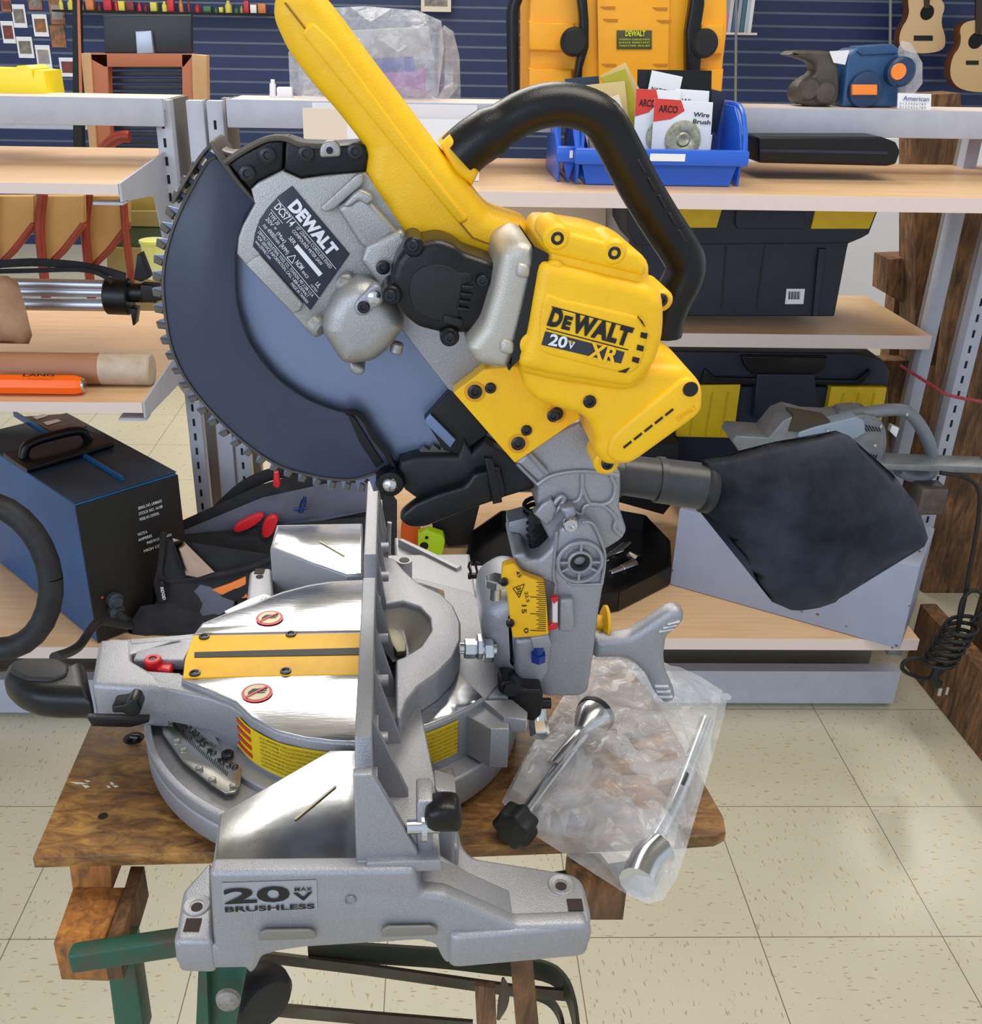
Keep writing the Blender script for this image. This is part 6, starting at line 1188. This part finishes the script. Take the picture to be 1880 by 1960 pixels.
prism('orange_switch', [(1632, 162), (1680, 162), (1680, 182), (1632, 182)], Yt-.018, .01, mat('orange_plastic3', (244, 136, 50), .4), t, r=.002); bm = BM(); lathe(bm, PY_(1720, 137, Yt-.025), (0, -1, 0), [(0, .015), (.003, .014)], 20); obj('orange_knob', bm, mat('orange_plastic3', (244, 136, 50), .4), t)
M_DGT = mat('greasy_iron', (92, 86, 78), .5, .4, c2=(70, 64, 58), sc=20)
t = thing('old_sander', PY_(1570, 204, Yt), 'greasy grey and brown hand tool left of the blue power tool', 'hand tool')
prism('body', chaikin([(1524, 200), (1524, 168), (1545, 150), (1566, 140), (1560, 120), (1530, 110), (1508, 106), (1510, 98), (1560, 96), (1600, 100), (1608, 150), (1606, 200), (1570, 205)], 2), Yt, .06, M_DGT, t, r=.006)
bm = BM(); lathe(bm, PY_(1579, 177, Yt-.004), (0, -1, 0), [(0, .022), (.008, .018), (.01, .006)], 22); lathe(bm, PY_(1548, 170, Yt-.002), (0, -1, 0), [(0, .022), (.01, .017)], 22); obj('wheel', bm, M_DGT, t)
prism('paper_tag', [(1588, 98), (1626, 96), (1618, 124), (1596, 120)], Yt-.004, .002, M_WCARD, t, r=0)
bm = BM(); pillow(bm, YP([(1720, 200), (1716, 100), (1726, 78), (1744, 82), (1766, 120), (1766, 160), (1752, 178)], Yt+.04), (0, -1, 0), .02, step=.015, amp=.01); obj('crumpled_film', bm, M_FILM, label='crumpled clear film beside the blue power tool', cat='plastic film', ang=12)
t = prism('price_card', [(1719, 178), (1783, 180), (1782, 210), (1718, 208)], Yt-.03, .002, M_WHT, lab='small white printed card on the top right rail', cat='card', r=0)
bm = BM(); put_text(bm, 'American', PY_(1728, 192, Yt-.032), PY_(1778, 194, Yt-.032), .008, (0, -1, 0), .01)
for i in range(2): put_text(bm, '0 1 2 3 4 5 6 7 8 9', PY_(1722, 200+i*7, Yt-.032), PY_(1772, 202+i*7, Yt-.032), .004, (0, -1, 0))
obj('lettering', bm, mat('blue_print', (70, 90, 150), .5), t)
# ---- timbers at the right
def plank(pts, Y, d, lab): bm = BM(); solid(bm, YP(pts, Y), Vector((0, d, 0)), r=.003); obj('old_timber', bm, M_OLDW, label=lab, cat='timber')
plank([(1755, 182), (1840, 178), (1845, 700), (1752, 700)], 2.45, .1, 'rough timber end above the long shelf at far right')
plank([(1785, 395), (1850, 395), (1760, 1150), (1640, 1150), (1700, 700), (1720, 495), (1748, 492)], 2.62, .06, 'wide brown timber behind the plain grey upright')
plank([(1700, 496), (1790, 492), (1780, 560), (1765, 600), (1696, 562)], 2.52, .09, 'short mossy timber block nailed across the wide brown timber')
plank([(1845, 395), (1960, 395), (1905, 1350), (1765, 1130), (1780, 960)], 2.3, .05, 'dark brown board at the right edge behind the slotted upright')
plank([(1748, 690), (1690, 690), (1700, 740), (1710, 1150), (1750, 1150)], 2.50, .05, 'splintered orange brown timber under the middle shelf')
bm = BM(); a, b = PZ_(1783, 1338, 0), PZ_(1905, 1490, 0); a.z = b.z = 0.; a2 = a+(a-b)*.5; nq = (b-a2).cross(SZX).normalized(); nq = nq if nq.x > 0 else -nq
solid(bm, [a2, b, b+Vector((0, 0, .17)), a2+Vector((0, 0, .17))], nq*.04, r=.003); obj('old_timber', bm, M_OLDW, label='dark board standing on edge on the floor at lower right', cat='timber')
bm = BM(); solid(bm, [a2+nq*.15, b+nq*.12, b+nq*.12+Vector((0, 0, .30)), a2+nq*.15+Vector((0, 0, .34))], nq*.04, r=.003); obj('old_timber', bm, M_OLDW, label='brown board behind the floor-standing board at lower right', cat='timber')
bm = BM(); sweep(bm, curve([PY_(1725, 700, 2.1), PY_(1780, 735, 2.0), PY_(1820, 757, 1.94), PY_(1900, 772, 1.96)], 8), .0035, 8); obj('red_rope', bm, mat('red_rope_fibre', (140, 40, 50), .8, c2=(190, 80, 90), sc=200), label='thin red rope tied round the grey uprights at right', cat='rope')
# ---- far room: counter frame, monitor, chairs, cartons, bucket, guitars, wall goods
M_OAK = mat('light_oak', (206, 164, 116), .5, c2=(194, 150, 102), sc=10); M_TER = mat('terracotta_veneer', (186, 110, 74), .5)
Yf = 3.6
t = thing('counter_frame', PY_(275, 300, Yf), 'wooden display stand with a dark slatted opening, behind the left shelving', 'stand')
prism('top_rail', [(155, 102), (372, 103), (352, 128), (200, 128)], Yf, .05, M_TER, t); prism('left_post', [(172, 104), (205, 104), (213, 330), (186, 330)], Yf, .05, M_TER, t); prism('right_post', [(348, 104), (372, 104), (376, 330), (352, 330)], Yf, .05, M_TER, t)
prism('left_side', [(155, 102), (173, 102), (188, 330), (175, 330)], Yf-.01, .05, M_OAK, t, lab='light oak side'); prism('right_side', [(367, 104), (395, 106), (398, 330), (374, 330)], Yf-.01, .05, M_OAK, t, lab='light oak side')
bm = BM()
for y in range(124, 330, 13): bmprism(bm, [(196, y), (356, y), (356, y+9), (196, y+9)], Yf+.08, .02, r=.002)
obj('slat', bm, mat('charcoal_slats', (40, 44, 56), .4), t)
t = thing('monitor', PY_(275, 102, Yf), 'black computer monitor seen from behind on the wooden display stand', 'monitor')
prism('screen_back', [(197, 30), (366, 28), (367, 101), (200, 102)], Yf+.02, .03, mat('monitor_black', (34, 36, 42), .4), t, r=.004); prism('stand_neck', [(259, 60), (289, 59), (294, 102), (262, 103)], Yf, .02, mat('satin_neck', (170, 176, 190), .35, .6), t, r=.002)
M_RDW = mat('red_stained_wood', (128, 36, 24), .35, c2=(150, 60, 34), sc=6); M_SEAT = mat('ochre_fabric', (196, 152, 96), .85, c2=(184, 140, 84), sc=6)
def chair(dx, Y, lab, w=.52):
    t = thing('stacking_chair', PY_(120+dx, 520, Y), lab, 'chair', 'ochre chairs behind the left shelves')
    def s(q): return [(76+(x-76)*w+dx, y) for x, y in q]
    prism('backrest', s([(95, 375), (235, 375), (238, 425), (110, 505), (80, 510), (76, 440)]), Y, .04, M_SEAT, t, r=.006)
    bm = BM(); sweep(bm, curve(YP(s([(88, 370), (76, 430), (82, 480), (98, 560), (102, 620)]), Y-.03), 4), .017, 10); obj('leg', bm, M_RDW, t)
    bm = BM(); sweep(bm, YP(s([(105, 508), (165, 478), (238, 428)]), Y+.01), .014, 10); obj('stretcher', bm, M_RDW, t); return t
chair(0, 3.7, 'ochre padded chair with red stained frame, left of the pair behind the left shelves'); chair(87, 3.82, 'ochre padded chair with red stained frame, right of the pair behind the left shelves'); chair(-95, 3.68, 'ochre padded chair cut off by the left edge of the photo')
bm = BM(); sweep(bm, YP([(236, 380), (240, 440), (250, 520), (255, 620)], 3.8)+[Vector((PY_(258, 680, 3.8).x, 3.8, .0))], .014, 10); sweep(bm, curve(YP([(190, 296), (215, 270), (235, 262), (248, 262)], 3.52), 3), .02, 10); o_ = obj('chair_arm', bm, M_RDW, label='red stained chair post and arm at the right of the ochre chairs', cat='chair arm')
Yg = 4.0
prism('carton', [(236, 372), (308, 376), (309, 403), (238, 403)], Yg, .2, mat('olive_card', (168, 144, 66), .7), lab='olive carton with white sticker, topmost behind the left shelving', cat='box', r=.003)
prism('carton', [(236, 404), (330, 404), (330, 435), (240, 433)], Yg-.02, .2, mat('khaki_card', (150, 132, 78), .7), lab='khaki carton under the olive carton', cat='box', r=.003)
prism('storage_case', [(200, 434), (330, 436), (330, 472), (204, 473)], Yg, .2, mat('bottle_green', (74, 92, 62), .6), lab='dark green storage case under the khaki carton', cat='box', r=.003)
prism('carton', [(204, 474), (330, 476), (330, 760), (208, 760)], Yg-.02, .2, mat('khaki_card', (150, 132, 78), .7), lab='khaki carton below the dark green storage case', cat='box', r=.003)
bm = BM(); c = PY_(298, 500, 3.6); lathe(bm, c, (0, 0, -1), [(-.065, .046), (0, .042), (.06, .034)], 24); lathe(bm, c+Vector((0, 0, .065)), (0, 0, 1), [(0, .050), (.01, .050), (.012, .044)], 24); bk = obj('bucket', bm, mat('yellow_pail', (222, 220, 60), .5, c2=(224, 222, 210), sc=5), label='small yellow and white tub behind the saw blade teeth', cat='tub')
def card(x, y, w, h, Y, m1, m2, lab, grp, nm='picture_card'):
    p = PY_(x, y, Y); k = (PY_(x+w, y, Y)-p).length; kk = (PY_(x, y+h, Y)-p).length
    bm = BM(); boxm(bm, Vector((p.x, Y, p.z-kk)), Vector((k, 0, 0)), Vector((0, .004, 0)), Vector((0, 0, kk))); o = obj(nm, bm, m1, None, lab, 'card', grp)
    bm = BM(); boxm(bm, Vector((p.x+k*.12, Y-.001, p.z-kk*.8)), Vector((k*.76, 0, 0)), Vector((0, .001, 0)), Vector((0, 0, kk*.6))); obj('print', bm, m2, o); return o
MC = [mat('card_brick', (150, 60, 44), .6, c2=(70, 60, 60), sc=25), mat('card_grey', (150, 146, 140), .6, c2=(90, 84, 70), sc=25), mat('card_rust', (190, 110, 66), .6, c2=(60, 80, 60), sc=25), mat('card_slate', (120, 130, 150), .6, c2=(170, 150, 130), sc=25)]
pos = [(0, -4, 20, 26), (20, 8, 26, 44), (60, 27, 28, 42), (92, 0, 28, 46), (0, 40, 24, 42), (30, 70, 30, 40), (94, 48, 28, 42), (66, 86, 28, 44), (112, 110, 30, 36), (52, -6, 26, 24)]
for i, (x, y, w, h) in enumerate(pos): card(x, y, w, h, 6.995, M_WCARD if i % 3 else MC[2], MC[i % 4], 'small colourful carded item hanging on the navy wall, upper left', 'carded items on the navy wall')
bm = BM(); bmprism(bm, [(138, -60), (150, -60), (158, 300), (140, 300)], 5.0, .05); t = obj('display_post', bm, M_BLKD, label='tall black post at upper left beside the carded items', cat='post'); bm = BM(); bmprism(bm, [(146, -60), (150, -60), (157, 190), (152, 190)], 4.99, .01, r=0); obj('orange_edge', bm, M_TER, t)
bm = BM(); boxm(bm, PY_(-20, 245, 5.5)-Vector((0, 0, 0)), Vector((.50, 0, 0)), Vector((0, .1, 0)), Vector((0, 0, .05))); obj('wall_ledge', bm, M_GREYM, label='pale ledge on the navy wall below the left top rail', cat='ledge')
bm = BM(); boxm(bm, Vector((PY_(100, 26, 6.85).x, 6.85, PY_(300, 26, 6.85).z)), Vector((1.45, 0, 0)), Vector((0, .12, 0)), Vector((0, 0, .012))); obj('wall_shelf', bm, M_SLOT, label='thin dark shelf on the navy wall above the monitor', cat='shelf')
random.seed(3); cols = [(190, 40, 50), (230, 226, 220), (60, 110, 70), (150, 140, 60), (210, 200, 80), (120, 40, 40), (200, 120, 60)]
x = 110
while x < 510:
    w = random.choice((8, 10, 13, 16)); h = random.randint(9, 20); p = PY_(x, 26, 6.86); k = PY_(x+w, 26, 6.86).x-p.x; ci = random.randrange(7)
    bm = BM(); hh = h/300; zb_ = PY_(300, 26, 6.85).z+.0125
    if random.random() < .5: lathe(bm, Vector((p.x+k/2, 6.9, zb_)), (0, 0, 1), [(0, k*.42), (hh*.6, k*.42), (hh*.8, k*.2), (hh, k*.2)], 12)
    else: boxm(bm, Vector((p.x, 6.87, zb_)), Vector((k*.9, 0, 0)), Vector((0, .05, 0)), Vector((0, 0, hh)), r=.002)
    obj('shelf_trinket', bm, mat('trinket%d' % ci, cols[ci], .4), label='tiny bright trinket on the thin dark wall shelf', cat='trinket', group='trinkets on the wall shelf'); x += w+random.choice((1, 2, 6))
# picture, books
t = card(806, -30, 58, 52, 6.9, M_BCARD, MC[1], 'framed picture cut off by the top edge, right of the yellow handle', None, 'framed_picture')
bm = BM(); boxm(bm, PY_(1382, 66, 6.5), Vector((.21, 0, 0)), Vector((0, .2, 0)), Vector((0, 0, .012))); obj('book_ledge', bm, M_EDGE, label='small pale ledge holding the standing books', cat='ledge')
zb_ = PY_(1382, 66, 6.5).z+.0125
for i, (x, c, hh) in enumerate(((1385, (200, 120, 140), .10), (1392, (190, 190, 200), .22), (1400, (60, 100, 150), .27), (1408, (150, 160, 175), .30), (1416, (70, 110, 130), .30), (1424, (180, 190, 200), .30), (1431, (220, 220, 220), .30))):
    p = PY_(x, 62, 6.55); bm = BM(); boxm(bm, Vector((p.x, 6.55, zb_)), Vector((.021, 0, 0)), Vector((0, .14, 0)), Vector((0, 0, hh)), r=.001); obj('book', bm, mat('book%d' % i, c, .6), label='%s book on the pale wall ledge' % ['short pink', 'pale grey', 'blue', 'tall silver grey', 'tall teal', 'tall light grey', 'tall white, rightmost'][i], cat='book', group='books on the wall ledge')
def guitar(pts, Y, hole, hr, br_, lab, neck, col):
    t = thing('guitar', PY_(*pts[len(pts)//2], Y), lab, 'guitar', 'guitars on the navy wall')
    bm = BM(); solid(bm, YP(chaikin(pts, 2), Y), Vector((0, .09, 0)), r=.004); obj('body', bm, mat('guitar_side', (110, 66, 36), .4), t)
    bm = BM(); solid(bm, YP(chaikin(pts, 2), Y-.003), Vector((0, .004, 0)), r=.001); obj('soundboard', bm, mat(col[0], col[1], .3), t)
    bm = BM(); lathe(bm, PY_(*hole, Y-.003), (0, -1, 0), [(0, hr), (.001, hr)], 24); obj('sound_hole', bm, M_SLOT, t)
    bm = BM(); bmprism(bm, br_, Y-.008, .006, r=.002); obj('bridge', bm, M_BLKD, t)
    bm = BM(); bmprism(bm, neck, Y-.012, .02, r=.002); obj('neck', bm, mat('dark_fretboard', (60, 40, 30), .5), t)
guitar([(1742, -20), (1790, -10), (1812, 8), (1800, 40), (1812, 75), (1806, 98), (1760, 104), (1722, 94), (1722, 60), (1742, 30), (1738, 0)], 6.7, (1775, 24), .042, [(1750, 68), (1786, 68), (1786, 78), (1750, 78)], 'pale cutaway acoustic guitar hanging on the navy wall', [(1768, -80), (1782, -80), (1780, 16), (1770, 16)], ('spruce_pale', (222, 186, 140)))
guitar([(1836, 45), (1880, 35), (1930, 50), (1920, 90), (1934, 140), (1900, 178), (1840, 174), (1818, 150), (1822, 110), (1842, 85)], 6.6, (1868, 78), .045, [(1850, 116), (1874, 116), (1874, 124), (1850, 124)], 'brown-sided acoustic guitar cut off by the right edge of the photo', [(1870, -60), (1884, -60), (1880, 66), (1868, 66)], ('spruce_warm', (214, 178, 128)))
for x, lab in ((1410, 'thin display rod left of the old hand tool'), (1705, 'thin display rod above the blue power tool')):
    bm = BM(); cyl(bm, PY_(x, -40, 6.4), PY_(x-2, 200, 6.4), .008, n=8); obj('display_rod', bm, M_GREYD, label=lab, cat='rod')
